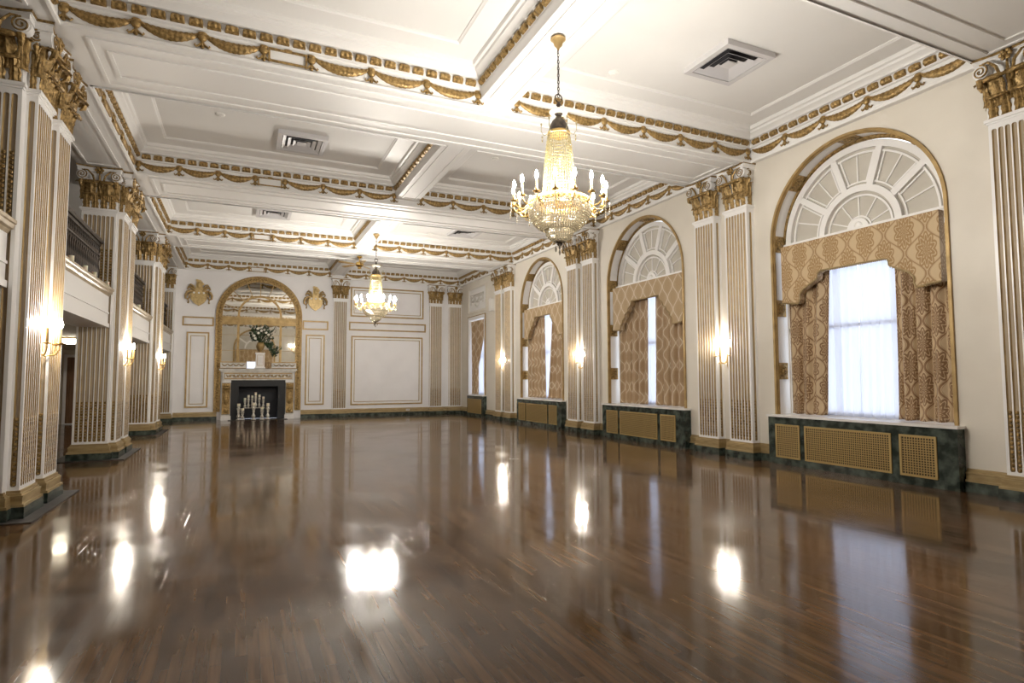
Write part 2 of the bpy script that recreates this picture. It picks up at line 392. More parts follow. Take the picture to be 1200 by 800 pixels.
GARL = {}
PEND = pendant_mesh()
def garland(w):
    k = round(w, 2)
    if k not in GARL: GARL[k] = garland_mesh(k)
    return GARL[k]
tn = [0]
def frieze_side(A, Bp, rz, groups, plaque=None, short=False, ends=True):
    """cornice along A->B (2D, left to right as seen from inside the coffer), local -y looks into the coffer"""
    A = Vector(A); Bp = Vector(Bp); Ln = (Bp - A).length
    tn[0] += 1
    root = empty('trim_%d' % tn[0], (A.x, A.y, 0), rz); struct(root)
    m = MB(); P = PSHORT if short else PROF
    ids = [(m.av((d, -d, z)), m.av((Ln - d, -d, z))) for d, z in P]
    for a, b in zip(ids, ids[1:]): m.af((a[0], a[1], b[1], b[0]))
    B(m, 'cornice', 'trim', root)
    n = max(2, round((Ln - .16) / .19)); st = (Ln - .16) / n
    lm = merged([(LEAF, Matrix.Translation((.08 + st * (k + .5), -.037, 5.477))) for k in range(n)], 'leaf_moulding', 'gold')
    link('leaf_moulding', lm, root)
    for x0, x1, k in groups:
        w = (x1 - x0) / k
        for j in range(k):
            g = link('garland', garland(w), root); g.location = (x0 + w * (j + .5), -.002, 5.21)
        for j in (range(k + 1) if ends else range(1, k)):
            p = link('pendant', PEND, root); p.location = (x0 + w * j, -.004, 5.21)
    if plaque:
        m = MB(); m.rectframe(plaque[0], plaque[1], 5.262, 5.43, .022, 0, -.022)
        xm = (plaque[0] + plaque[1]) / 2; m.ell((xm, -.01, 5.44), .05, .015, .014); B(m, 'plaque_frame', 'gold', root)
    return root
for (a, b) in YS:
    # left coffer x -1.88..2.98, right coffer 3.46..8.10
    Ly = b - a
    lg = [(.05, 2.03, 3), (2.58, 4.81, 3)]; pl = (2.08, 2.53)
    frieze_side((-1.88, b), (2.98, b), 0, lg, pl)
    frieze_side((2.98, a), (-1.88, a), pi, [(4.86 - q, 4.86 - p, k) for p, q, k in lg], (4.86 - 2.53, 4.86 - 2.08))
    frieze_side((3.46, b), (8.10, b), 0, [(.07, 4.57, 6)])
    frieze_side((8.10, a), (3.46, a), pi, [(.07, 4.57, 6)])
    frieze_side((-1.88, a), (-1.88, b), pi / 2, [(.03, Ly - .03, 5)], ends=False)
    frieze_side((8.10, b), (8.10, a), RIGHT, [(.03, Ly - .03, 5)], ends=False)
    frieze_side((2.98, b), (2.98, a), RIGHT, [], short=True)
    frieze_side((3.46, a), (3.46, b), pi / 2, [], short=True)
# ------------------------------------------------------------------ pilasters
ZB, ZT = .28, 4.40
def flute_meshes(w, p, side, dado2=False):
    """local: x across, front at y=-p, wall y=0"""
    body = MB(); flu = bead = body
    d = .02; cw = w / 2 - (d if side else 0)
    body.box(-cw, cw, -p + d, 0, ZB, ZT)
    e = .026; nf = 7; pitch = (w - 2 * e) / nf; fw = pitch * .76; hf = fw / 2
    z0, z1 = ZB + .04, ZT - .06
    xs = [-w / 2 + e + pitch * (k + .5) for k in range(nf)]
    edges = [-w / 2] + [v for x in xs for v in (x - hf, x + hf)] + [w / 2]
    for k in range(0, len(edges), 2): body.box(edges[k], edges[k + 1], -p, -p + d, z0, z1)
    body.box(-w / 2, w / 2, -p, -p + d, ZB, z0); body.box(-w / 2, w / 2, -p, -p + d, z1, ZT)
    def chan(T):
        body.T = T
        k = 6
        pr = [(-hf * cos(pi * i / k), d * .92 * sin(pi * i / k)) for i in range(k + 1)]
        for i in range(k):
            flu.m = 2 if i in (2, 3) else 1
            (a, ya), (b, yb) = pr[i], pr[i + 1]
            flu.quad((a, ya, z0), (b, yb, z0), (b, yb, z1), (a, ya, z1))
        flu.m = 0
        for zz, sg in ((z0, 1), (z1, -1)):
            for sx in (-1, 1):
                q = [(sx * hf, .0005, zz), (sx * hf, .0005, zz + sg * hf)]
                for i in range(1, 5):
                    a = pi / 2 * i / 4; q.append((sx * hf * cos(a), .0005, zz + sg * hf * (1 - sin(a))))
                body.af([body.av(t) for t in q])
        body.m = 3
        n = int((1.06 - z0) / .05)
        for j in range(n): bead.ell((0, d * .45, z0 + .03 + j * .05), hf * .78, d * .75, .0225, 6, 4)
        if dado2:
            for j in range(13): bead.ell((0, d * .45, 3.12 + j * .05), hf * .78, d * .75, .0225, 6, 4)
        body.T = None; body.m = 0
    for x in xs: chan(Matrix.Translation((x, -p, 0)))
    if side:
        for s in (-1, 1):
            xa, xb = sorted((s * w / 2, s * (w / 2 - d)))
            body.box(xa, xb, -p + d, -p / 2 - hf, ZB, ZT); body.box(xa, xb, -p / 2 + hf, 0, ZB, ZT)
            body.box(xa, xb, -p / 2 - hf, -p / 2 + hf, ZB, z0); body.box(xa, xb, -p / 2 - hf, -p / 2 + hf, z1, ZT)
            chan(Matrix.Translation((s * w / 2, -p / 2, 0)) @ Matrix.Rotation(s * pi / 2, 4, 'Z'))
    # astragal ledge under the capital
    body.box(-w / 2 - .012, w / 2 + .012, -p - .012, 0, ZT, ZT + .022); body.box(-w / 2 - .03, w / 2 + .03, -p - .03, 0, ZT + .022, ZT + .06)
    return (body.mesh('shaft', ['white', 'golds', 'taupe', 'gold'], True),)
def acanthus(m, T, w, h, curl, out=.03):
    """leaf rising from z=0 to h and rolling forward (-y)"""
    m.T = T
    def fn(u, v):
        lob = 1 - .22 * abs(sin(v * pi * 3.2)) * (1 if v < .85 else .5)
        wid = w / 2 * (1 - .25 * v) * lob
        if v < .72: z = h * v / .72; y = -out * (v / .72) ** 2
        else:
            a = (v - .72) / .28 * pi * .95; z = h + curl * sin(a) * .75; y = -out - curl * (1 - cos(a))
        rib = .008 * cos((u - .5) * 4 * pi)
        yy = y - .016 * (1 - (2 * u - 1) ** 2) - rib
        if u in (0., 1.): yy = y + .006
        return ((u - .5) * 2 * wid, yy, z)
    m.grid(fn, 8, 14); m.T = None
def spiral(m, c, r, T=None, turns=2.0, t=.008, n=26):
    m.T = T; pts = []
    for i in range(n + 1):
        f = i / n; a = f * turns * 2 * pi + pi / 2; rr = r * (1 - .86 * f)
        pts.append((c[0] + rr * cos(a), c[1] - .012 * f, c[2] + rr * sin(a)))
    m.tube(pts, [t * (1 - .4 * i / n) for i in range(n + 1)], 5); m.T = None
def capital_meshes(w, p):
    z0 = ZT + .06; H = 5.2 - z0
    wh, go = MB(), MB()
    def bell(u, v):
        k = 1 + .10 * v ** 3
        pts = [(-w / 2, 0), (-w / 2, -p), (w / 2, -p), (w / 2, 0)]
        a = pts[int(round(u * 3))]
        return (a[0] * k, a[1] * k - (.03 * v ** 3 if a[1] else 0), z0 + v * (H - .09))
    wh.grid(bell, 3, 6)
    # abacus: concave plan
    n = 14; F = []
    W = w / 2 + .075; front = p + .12
    for i in range(n + 1):
        u = i / n * 2 - 1; F.append((u * W, -(front - .055 * (1 - u * u))))
    poly = [(-W, 0)] + F + [(W, 0)]
    wh.prism([(x * .96, y * .95) for x, y in poly], 'z', 5.2 - .10, 5.2 - .045)
    wh.prism(poly, 'z', 5.2 - .045, 5.2 - .022)
    go.prism([(x * 1.03, y * 1.04) for x, y in poly], 'z', 5.2 - .026, 5.2)
    def face(wd, T, nl, q=1.):
        t = lambda x, z, y=0: T @ Matrix.Translation((x, y, z))
        lw = wd / nl
        for k in range(nl): acanthus(go, t(-wd / 2 + lw * (k + .5), z0, -.004), lw * 1.0, .21, .032 * q, .03 * q)
        nu = max(1, nl // 2); lw = wd / nu
        for k in range(nu): acanthus(go, t(-wd / 2 + lw * (k + .5), z0 + .12, -.006), lw * .86, .27, .055 * q, .06 * q)
        for k in range(nu + 1):
            x = -wd / 2 + lw * k
            if nu > 1 or 0 < k < nu: acanthus(go, t(x * .96, z0 + .16, -.004), lw * .42, .30, .035, .04)
        for k in range(nu):
            x = -wd / 2 + lw * (k + .5)
            if q < 1: continue
            go.T = T; go.tube([(x - lw * .46, -.07, z0 + .235), (x - lw * .2, -.10, z0 + .225), (x + lw * .2, -.10, z0 + .225), (x + lw * .46, -.07, z0 + .235)], [.010, .022, .022, .010], 6)
            go.tube([(x - lw * .50, -.10, z0 + .45), (x - lw * .2, -.14, z0 + .44), (x + lw * .2, -.14, z0 + .44), (x + lw * .50, -.10, z0 + .45)], [.016, .032, .032, .016], 6); go.T = None
    fr = Matrix.Translation((0, -p, 0)); face(w, fr, 4)
    for s in (-1, 1):
        acanthus(go, Matrix.Translation((s * (w / 2 - .01), -p - .0, z0 + .14)) @ Matrix.Rotation(s * pi / 4, 4, 'Z'), .15, .29, .036, .04)
    if p > .07:
        for s in (-1, 1): face(p * .74, Matrix.Translation((s * w / 2, -p / 2, 0)) @ Matrix.Rotation(s * pi / 2, 4, 'Z'), 1, .35)
    # volutes
    zc = 5.2 - .10 - .075; R = .085
    def vol(T, sx, x):
        wh.T = T
        for r_, ya, yb in ((R, .05, -.052), (R * .8, -.052, -.066)):
            ring = [(x + r_ * cos(2 * pi * k / 16), zc + r_ * sin(2 * pi * k / 16)) for k in range(16)]
            wh.prism(ring, 'y', ya, yb)
        wh.T = None
        spiral(go, (x, -.068, zc), R * .97, T @ Matrix.Translation((2 * x if sx < 0 else 0, 0, 0)) @ Matrix.Scale(-1, 4, (1, 0, 0)) if sx < 0 else T, t=.010)
        go.T = T; go.tube([(x * .16, -.03, z0 + .36), (x * .36, -.07, z0 + .56), (x * .66, -.07, zc + R * .95), (x * .9, -.06, zc + R)], [.014, .018, .014, .01], 6)
        go.tube([(x * .98, -.02, zc - R * .9), (x * 1.02, -.075, zc - R - .03), (x * 1.04, -.06, zc - R - .09), (x * 1.0, -.02, zc - R - .12)], [.016, .038, .03, .01], 7)
        go.ell((x * 1.02, -.03, zc), .02, .045, .02)
        go.T = None
    T = Matrix.Translation((0, -p - .055, 0)); vol(T, 1, w / 2 - .005); vol(T, -1, -w / 2 + .005)
    if p > .07:
        for s in (-1, 1):
            T2 = Matrix.Translation((s * (w / 2 + .025), -p + .02, 0)) @ Matrix.Rotation(s * pi / 2, 4, 'Z')
            wh.T = T2; ring = [((R * .85) * cos(2 * pi * k / 14), zc + R * .85 * sin(2 * pi * k / 14)) for k in range(14)]
            wh.prism(ring, 'y', .04, -.03); wh.T = None; spiral(go, (0, -.034, zc), R * .8, T2, t=.01)
            go.T = T2; go.tube([(0, -.02, zc - R * .9), (0, -.05, zc - R - .04), (0, -.03, zc - R - .11)], [.014, .030, .01], 7); go.T = None
    # centre flower on the abacus
    go.T = Matrix.Translation((0, -front + .03, 5.2 - .075))
    go.ell((0, -.03, 0), .026, .026, .026)
    for k in range(6):
        a = k * pi / 3; go.ell((.046 * cos(a), -.014, .046 * sin(a)), .028, .024, .028, 6, 4)
    go.T = None
    go.tube([(0, -p - .03, z0 + .30), (0, -p - .07, z0 + .46), (0, -p - .075, 5.08)], [.014, .02, .012], 6)
    return wh.mesh('capital', 'white'), go.mesh('acanthus_leaves', 'gold')
def base_meshes(w, p):
    g, k = MB(), MB(); h = w / 2
    for a, z0, z1 in ((.015, .255, .285), (.03, .235, .257), (.045, .215, .237), (.04, .15, .217), (.06, .125, .152)):
        g.box(-h - a, h + a, -p - a, 0, z0, z1)
    k.box(-h - .065, h + .065, -p - .065, 0, 0, .125)
    return g.mesh('gilded_plinth', 'goldb', False), k.mesh('marble_plinth', 'green', False)
PW = .52
KIT = {}
def kit(p, side, dado2=False):
    key = (p, side, dado2)
    if key not in KIT: KIT[key] = (*flute_meshes(PW, p, side, dado2), *capital_meshes(PW, p), *base_meshes(PW, p))
    return KIT[key]
def pilaster_parts(root, K):
    sh, ca, ac, gp, mp = K
    link('shaft', sh, root)
    c = link('capital', ca, root); link('acanthus_leaves', ac, c); link('gilded_plinth', gp, root); link('marble_plinth', mp, root)
def pilaster(x, y, rz, label, group, p=.17):
    r = empty('pilaster', (x, y, 0), rz); tag(r, label, 'pilaster', group); pilaster_parts(r, kit(p, True)); return r
GP = 'fluted pilasters on the window wall'
names = {1: ('nearest arched window', 'middle arched window'), 2: ('middle arched window', 'far arched window'), 3: ('far arched window', 'small rectangular window')}
for i in (1, 2, 3):
    c = CK[i + 1]
    a, b = names[i]
    pilaster(WR, c - .40, RIGHT, f'white fluted pilaster left of the {a}, the nearer one of its pair', GP)
    pilaster(WR, c + .40, RIGHT, f'white fluted pilaster right of the {b}, the farther one of its pair', GP)
pilaster(WR, CK[1] + .40, RIGHT, 'tall white fluted pilaster cut by the right edge of the photo', GP)
GF = 'fluted pilasters on the far wall'
pilaster(3.345, FAR, 0, 'fluted pilaster on the far wall, right of the mirror, under the beam end', GF, .1)
pilaster(7.11, FAR, 0, 'fluted pilaster on the far wall, just right of the large blank panel', GF, .1)
pilaster(7.93, FAR, 0, 'fluted pilaster on the far wall in the corner by the small window', GF, .1)
# piers of the gallery arcade
GA = 'square fluted piers under the gallery'
plab = {2: 'massive fluted pier nearest the camera at the left edge', 3: 'fluted pier at the left, second from the camera, white face and gold capital', 4: 'fluted pier at the left, third from the camera'}
for i in (2, 3, 4):
    c = CK[i]
    r = empty('gallery_pier', (-2.39, c, 0)); tag(r, plab[i], 'pier', GA)
    m = MB(); m.box(-.26, .26, -.74, .74, .06, 5.19); B(m, 'core', 'white', r, False)
    m = MB(); m.box(-.30, .30, -.75, .75, .125, .24); B(m, 'gilded_plinth', 'goldb', r, False)
    m = MB(); m.box(-.32, .32, -.77, .77, .012, .125); B(m, 'marble_plinth', 'green', r, False)
    for (x, y, rz, key) in ((.26, -.40, pi / 2, (.10, True)), (.26, .40, pi / 2, (.10, True)), (0, -.74, 0, (.05, False, True))):
        sh, ca, ac, gp, mp = kit(*key)
        o = link('pilaster', sh, r); o.location = (x, y, 0); o.rotation_euler = (0, 0, rz)
        for nme, me in (('capital', ca), ('acanthus_leaves', ac), ('gilded_plinth', gp), ('marble_plinth', mp)): link(nme, me, o)
    s = MB(); s.box(-.55, .545, -.95, .95, 0, .012); B(s, 'threshold_slab', 'slab', r, False)
r = empty('gallery_pier', (-2.39, FAR - .29, 0)); tag(r, 'half pier in the far left corner against the end wall', 'pier', GA)
m = MB(); m.box(-.26, .26, -.1, .29, .06, 5.19); B(m, 'core', 'white', r, False)
sh, ca, ac, gp, mp = kit(.05, False, True)
o = link('pilaster', sh, r); o.location = (0, -.1, 0)
for nme, me in (('capital', ca), ('acanthus_leaves', ac), ('gilded_plinth', gp), ('marble_plinth', mp)): link(nme, me, o)
# ------------------------------------------------------------------ baseboards
def baseboard(name, x0, x1, loc, rz):
    r = empty(name, loc, rz); struct(r)
    m = MB()
    m.prism([(0, .125), (-.055, .125), (-.055, .15), (-.035, .155), (-.035, .215), (-.042, .22), (-.042, .235), (-.025, .24), (-.025, .257), (-.01, .262), (-.008, .285), (0, .285)], 'x', x0, x1); B(m, 'gilded_skirting', 'goldb', r, False)
    m = MB(); m.box(x0, x1, -.06, 0, 0, .125); B(m, 'marble_skirting', 'green', r, False)
bbr = [(-1.1, 4.39), (7.29, 9.33), (12.30, 14.34), (17.26, 20.20), (22.0, 23.05)]
for k, (a, b) in enumerate(bbr): baseboard('baseboard_right_%d' % (k + 1), 0, b - a, (WR, b, 0), RIGHT)
baseboard('baseboard_far_1', 0, 1.33, (-2.1, FAR, 0), 0)
baseboard('baseboard_far_2', 0, 6.26, (1.99, FAR, 0), 0)
# ------------------------------------------------------------------ gallery
SPAN = [(-1.1, CK[2] - .8), (CK[2] + .8, CK[3] - .8), (CK[3] + .8, CK[4] - .8), (CK[4] + .8, 22.6)]
m = MB(); m.box(-5.9, -2.66, -1.1, FAR, 2.36, 2.9)
struct(B(m, 'gallery_slab', 'aisle', smooth=False))
for k, (a, b) in enumerate(SPAN):
    r = empty('trim_gallery_%d' % (k + 1)); struct(r)
    m = MB(); m.box(-2.66, -2.19, a, b, 2.33, 2.90)
    m.box(-2.19, -2.17, a, b, 2.33, 2.40); m.box(-2.19, -2.175, a, b, 2.57, 2.60)
    B(m, 'fascia', 'trim', r, False)
    m = MB(); m.prism([(-2.66, 2.90), (-2.185, 2.88), (-2.165, 2.915), (-2.14, 2.93), (-2.13, 2.97), (-2.115, 2.98), (-2.115, 3.015), (-2.15, 3.03), (-2.66, 3.03)], 'y', a, b); B(m, 'ledge', 'lipbrown', r, False)
lr = ['between the camera and the nearest pier', 'between the first and second piers', 'between the second and third piers', 'between the third pier and the far wall']
for k, (a, b) in enumerate(SPAN):
    r = empty('gallery_railing', (-2.36, a, 3.03)); tag(r, 'dark bronze balcony railing ' + lr[k], 'railing', 'gallery railings')
    n = b - a
    m = MB(); m.prism([(-.05, .79), (.05, .79), (.065, .82), (.06, .85), (-.06, .85), (-.065, .82)], 'y', 0, n); B(m, 'handrail', 'iron', r, False)
    m = MB(); m.box(-.03, .03, 0, n, .0, .05); m.box(-.015, .015, 0, n, .56, .585); m.box(-.02, .02, 0, n, .74, .79); B(m, 'rail', 'iron', r, False)
    nb = int(n / .125)
    m = MB(); m.lathe([(.016, .05), (.022, .08), (.016, .12), (.03, .20), (.034, .27), (.018, .36), (.015, .46), (.028, .50), (.016, .54), (.016, .60), (.03, .66), (.016, .72), (.016, .745)], 6)
    m.box(-.004, .004, -.04, .04, .60, .70); bal = m.mesh('baluster', 'iron')
    y_a = max(0, 5.5 - a)
    for j in range(nb):
        y = (j + .5) * n / nb
        if y < y_a: continue
        o = link('baluster', bal, r); o.location = (0, y, 0)
# small candles on the gallery ledge
m = MB(); m.lathe([(.028, 0), (.034, .01), (.036, .10), (.030, .10), (.028, .088), (0.004, .09)], 12); vme = m.mesh('votive_candle', 'cream')
vl = [(9.95, .0, 'near the first pier, closest to the camera'), (10.75, 0, 'near the first pier, second from the camera'), (11.35, 0, 'third from the camera, short of the second pier'), (12.35, 0, 'right beside the second pier'), (15.9, 0, 'between the second and third piers')]
for y, _, t in vl:
    o = link('votive_candle', vme); o.location = (-2.2, y, 3.03); tag(o, 'cream candle on the balcony ledge ' + t, 'candle', 'candles on the balcony ledge')
# aisle: door, dome light
r = empty('door_1', (-4.62, FAR, 0)); struct(r)
m = MB(); m.box(-.45, .45, -.03, 0, 0, 2.12); B(m, 'door_leaf', 'wood', r, False)
m = MB(); m.rectframe(-.53, .53, -.05, 2.21, .08, 0, -.05); B(m, 'door_frame', 'white', r, False)
m = MB(); m.lathe([(.02, 0), (.03, .02), (.0, .03)], 10); m.T = None; o = B(m, 'door_handle', 'brass', r); o.rotation_euler = (pi / 2, 0, 0); o.location = (.38, -.03, 1.0)
def dome(x, y, label):
    r = empty('ceiling_dome_light', (x, y, 2.36)); tag(r, label, 'ceiling light', 'flush dome lights in the aisle')
    m = MB(); m.lathe([(.20, 0), (.20, -.03), (.17, -.045)], 20); B(m, 'rim', 'brass', r)
    m = MB(); m.lathe([(.17, -.04), (.165, -.08), (.13, -.12), (.07, -.145), (.001, -.15)], 20); B(m, 'glass_bowl', 'dome', r)
dome(-3.55, 16.3, 'round lit dome light under the gallery, seen left of the second pier')
dome(-3.8, 9.2, 'added unseen dome light under the gallery behind the nearest pier')  # unseen lamp, added because the aisle needs light
# ------------------------------------------------------------------ windows
YW = -0.0
def reveal(root, r_out, half_w, z_spring, z0, arch=True):
    d = .29
    m = MB(); g = MB()
    path = [(-r_out, z0), (-r_out, z_spring)] + [(-r_out * cos(pi * k / 32), z_spring + r_out * sin(pi * k / 32)) for k in range(1, 32)] + [(r_out, z_spring), (r_out, z0)]
    def strip(mm, off, ya, yb):
        pp = []
        for i, (x, z) in enumerate(path):
            if z <= z_spring: pp.append((x - math.copysign(off, x), z))
            else: k = (r_out - off) / r_out; pp.append((x * k, z_spring + (z - z_spring) * k))
        for a, b in zip(pp, pp[1:]): mm.quad((a[0], ya, a[1]), (b[0], ya, b[1]), (b[0], yb, b[1]), (a[0], yb, a[1]))
        return pp
    strip(m, .004, 0, d)
    B(m, 'reveal_panels', 'white', root)
    # gilt edges: architrave on the wall face, edge inside, inner ring
    def band(mm, ro, ri, ya, yb):
        mm.arc(0, z_spring, ri, ro, 0, pi, ya, yb, 40)
        for s in (-1, 1):
            a, b = sorted((s * ri, s * ro)); mm.box(a, b, ya, yb, z0, z_spring)
    g = MB(); band(g, r_out + .035, r_out - .006, -.03, 0); band(g, r_out, r_out - .022, 0, .03); B(g, 'gilt_architrave', 'golds', root)
    g = MB(); g.arc(0, z_spring, r_out - .045, r_out - .002, 0, pi, d - .05, d, 40); g.arc(0, z_spring, r_out - .06, r_out - .045, 0, pi, d - .03, d, 40); B(g, 'gilt_inner_ring', 'gold', root)
    # rosettes
    q = MB(); q.box(-.105, .105, -.02, 0, -.14, .14); q.lathe([(.0, 0)], 3, cap=False) if False else None
    q.T = Matrix.Rotation(pi / 2, 4, 'X')
    q.lathe([(.085, .02), (.088, .034), (.072, .036), (.062, .026), (.045, .028), (.038, .042), (.02, .05), (.001, .05)], 14)
    q.T = None
    for k in range(8):
        a = k * pi / 4; q.ell((.058 * cos(a), -.03, .058 * sin(a)), .016, .012, .016, 6, 4)
    for sx in (-1, 1):
        for sz in (-1, 1): q.ell((sx * .08, -.022, sz * .115), .016, .012, .016, 6, 4)
    rm = q.mesh('rosette', 'gold')
    ro = r_out - .005
    for s in (-1, 1):
        for z in (1.52, 2.58, z_spring):
            o = link('rosette', rm, root); o.location = (s * ro, .13, z); o.rotation_euler = (0, 0, -s * pi / 2)
    for a in (45, 90, 135):
        t = radians(a)
        o = link('rosette', rm, root)
        out = Vector((cos(t), 0, sin(t)))   # rosette front (-y) must look to the arch centre
        R_ = Matrix((( 0, -(-out.x), -out.z), (1, 0, 0), (0, out.z, out.x))).transposed() if False else None
        yax = out; xax = Vector((0, 1, 0)); zax = xax.cross(yax)
        o.matrix_local = Matrix.Translation((ro * cos(t), .13, z_spring + ro * sin(t))) @ Matrix((xax, yax, zax)).transposed().to_4x4()
    # white raised fillets framing each reveal panel
def lunette(root, R, z, y):
    p = MB(); n = 30
    pts = [(R * cos(pi * k / n), z + R * sin(pi * k / n)) for k in range(n + 1)]
    p.prism(pts, 'y', y + .03, y + .05); B(p, 'lunette_panel', 'panel', root, False)
    w = MB()
    w.arc(0, z, R - .10, R, 0, pi, y - .03, y + .03, 36)
    w.arc(0, z, R - .17, R - .14, 0, pi, y - .0, y + .03, 36)
    w.arc(0, z, .56, .66, 0, pi, y - .035, y + .03, 30); w.arc(0, z, .49, .52, 0, pi, y, y + .03, 30); w.arc(0, z, .70, .725, 0, pi, y, y + .03, 30)
    w.arc(0, z, .0, .16, 0, pi, y - .02, y + .03, 14); w.arc(0, z, .175, .20, 0, pi, y, y + .03, 14); w.ell((0, y - .02, z + .04), .07, .03, .07)
    for a in (0, 36, 72, 108, 144, 180):
        t = radians(a)
        if 0 < a < 180:
            w.bar((.66 * cos(t), z + .66 * sin(t)), ((R - .05) * cos(t), z + (R - .05) * sin(t)), .10, y - .027, y + .03)
            for s in (-1, 1):
                nx, nz = -sin(t) * s * .085, cos(t) * s * .085
                w.bar((.72 * cos(t) + nx, z + .72 * sin(t) + nz), ((R - .15) * cos(t) + nx, z + (R - .15) * sin(t) + nz), .024, y + .003, y + .03)
    for a in (18, 54, 90, 126, 162):
        t = radians(a); w.bar((.72 * cos(t), z + .72 * sin(t)), ((R - .15) * cos(t), z + (R - .15) * sin(t)), .02, y + .01, y + .03)
    for a in (22, 56, 90 - 0, 124, 158):
        t = radians(a); w.bar((.19 * cos(t), z + .19 * sin(t)), (.5 * cos(t), z + .5 * sin(t)), .018, y + .01, y + .03)
    w.box(-R, R, y - .06, y + .03, z - .06, z + .02); w.box(-R, R, y - .09, y + .03, z - .02, z + .005)
    B(w, 'lunette_tracery', 'white', root)
def sash(root, x0, x1, z0, z1, y):
    w = MB(); w.rectframe(x0, x1, z0, z1, .07, y + .05, y - .0)
    zm = (z0 + z1) / 2; w.box(x0, x1, y + .0, y + .045, zm - .03, zm + .03)
    for k in (1, 2): x = x0 + (x1 - x0) * k / 3; w.box(x - .015, x + .015, y + .01, y + .04, z0, z1)
    B(w, 'window_frame', 'white', root, False)
    g = MB(); g.box(x0 + .02, x1 - .02, y + .02, y + .026, z0, z1); B(g, 'pane', 'glass', root, False)
for k, c in enumerate(WC):
    r = empty('window_%d' % (k + 1), (WR, c, 0), RIGHT); struct(r)
    reveal(r, RO, RO, ZS, SILL)
    lunette(r, RO - .055, ZS - .02, .27)
    sash(r, -RO, RO, SILL, ZS - .05, .32)
# small rectangular window near the corner, with its relief panel
c4 = 21.22
r = empty('window_4', (WR, c4, 0), RIGHT); struct(r)
m = MB()
for q in ((-.80, -.79), (.79, .80)): m.box(q[0], q[1], 0, .3, SILL, 3.72)
m.box(-.8, .8, 0, .3, 3.71, 3.72); B(m, 'reveal_panels', 'white', r, False)
m = MB(); m.box(-.9, -.8, -.03, 0, SILL, 3.82); m.box(.8, .9, -.03, 0, SILL, 3.82); m.box(-.8, .8, -.03, 0, 3.72, 3.82); B(m, 'window_casing', 'white', r, False)
m = MB(); m.box(-.93, -.9, -.035, 0, SILL, 3.85); m.box(.9, .93, -.035, 0, SILL, 3.85); m.box(-.93, .93, -.035, 0, 3.82, 3.85); B(m, 'gilt_edge', 'golds', r, False)
sash(r, -.8, .8, SILL, 3.72, .25)
r = empty('relief_panel', (WR, 21.12, 0), RIGHT); tag(r, 'white plaster relief panel of garlands above the small window', 'wall relief')
m = MB(); m.box(-.93, .93, -.012, 0, 3.98, 4.95); B(m, 'plaque', 'trim', r, False)
m = MB(); m.rectframe(-.95, .95, 3.96, 4.97, .05, 0, -.045); m.rectframe(-.88, .88, 4.03, 4.90, .015, 0, -.03); B(m, 'frame', 'wall', r, False)
m = MB()
for k in range(9): m.box(-.66 + k * .155, -.58 + k * .155, -.05, -.01, 4.60, 4.68)
m.box(-.7, .7, -.04, -.01, 4.55, 4.585)
for k in range(3):
    x0 = -.62 + k * .42
    pts = [(x0 + .40 * t, -.035, 4.52 - .9 * .40 * t * (1 - t) * 1.1 - .02) for t in [j / 12 for j in range(13)]]
    m.tube(pts, [.012 + .03 * sin(pi * j / 12) for j in range(13)], 6)
for k in range(4):
    x = -.62 + k * .413; m.ell((x, -.03, 4.47), .035, .03, .09); m.ell((x, -.03, 4.33), .025, .02, .06)
m.lathe([(.001, 4.15), (.05, 4.17), (.11, 4.26), (.12, 4.33), (.09, 4.35)], 12, 0, -.02)
B(m, 'relief_garlands', 'greymarble', r)
# ------------------------------------------------------------------ radiator covers
def grille_mesh(w, h):
    m = MB(); m.rectframe(-w / 2, w / 2, 0, h, .03, 0, -.018)
    m.m = 1; m.box(-w / 2, w / 2, -.003, 0, 0, h); m.m = 0
    p = .033
    nx = max(2, round((w - .06) / p)); nz = round((h - .06) / p)
    for k in range(1, nx): x = -w / 2 + .03 + (w - .06) * k / nx; m.box(x - .0055, x + .0055, -.012, -.006, .03, h - .03)
    for k in range(1, nz): z = .03 + (h - .06) * k / nz; m.box(-w / 2 + .03, w / 2 - .03, -.0145, -.006, z - .0055, z + .0055)
    return m.mesh('grille', ['grille', 'darkgrille'], False)
def radiator_cover(c, half, gr, label, deep=.42):
    r = empty('radiator_cover', (WR, c, 0), RIGHT); tag(r, label, 'radiator cover', 'radiator covers under the windows')
    f = -.155
    m = MB(); m.box(-half, half, f, -.001, 0, .765); B(m, 'cabinet', 'green', r, False)
    m = MB(); m.box(-half - .02, half + .02, f - .03, -.001, .765, .80)
    B(m, 'sill', 'marble', r, False)
    for a, b in gr:
        m = grille_mesh(b - a, .54); o = link('grille', m, r); o.location = ((a + b) / 2, f, .11)
G3 = [(-1.29, -.83), (-.74, .62), (.73, 1.20)]
radiator_cover(5.84, 1.44, G3, 'green marble radiator cover with brass grilles under the nearest arched window')
radiator_cover(10.815, 1.48, G3, 'green marble radiator cover with brass grilles under the middle arched window')
radiator_cover(15.80, 1.45, G3, 'green marble radiator cover with brass grilles under the far arched window')
radiator_cover(21.03, .83, [(-.74, .68)], 'narrow radiator cover with one brass grille under the small rectangular window')
for k, (c, h) in enumerate([(WC[0], RO), (WC[1], RO), (WC[2], RO), (c4, .8)]):
    m = MB(); m.box(WR, WR + .40, c - h, c + h, .75, .80); struct(B(m, 'trim_window_sill_%d' % (k + 1), 'marble', smooth=False))
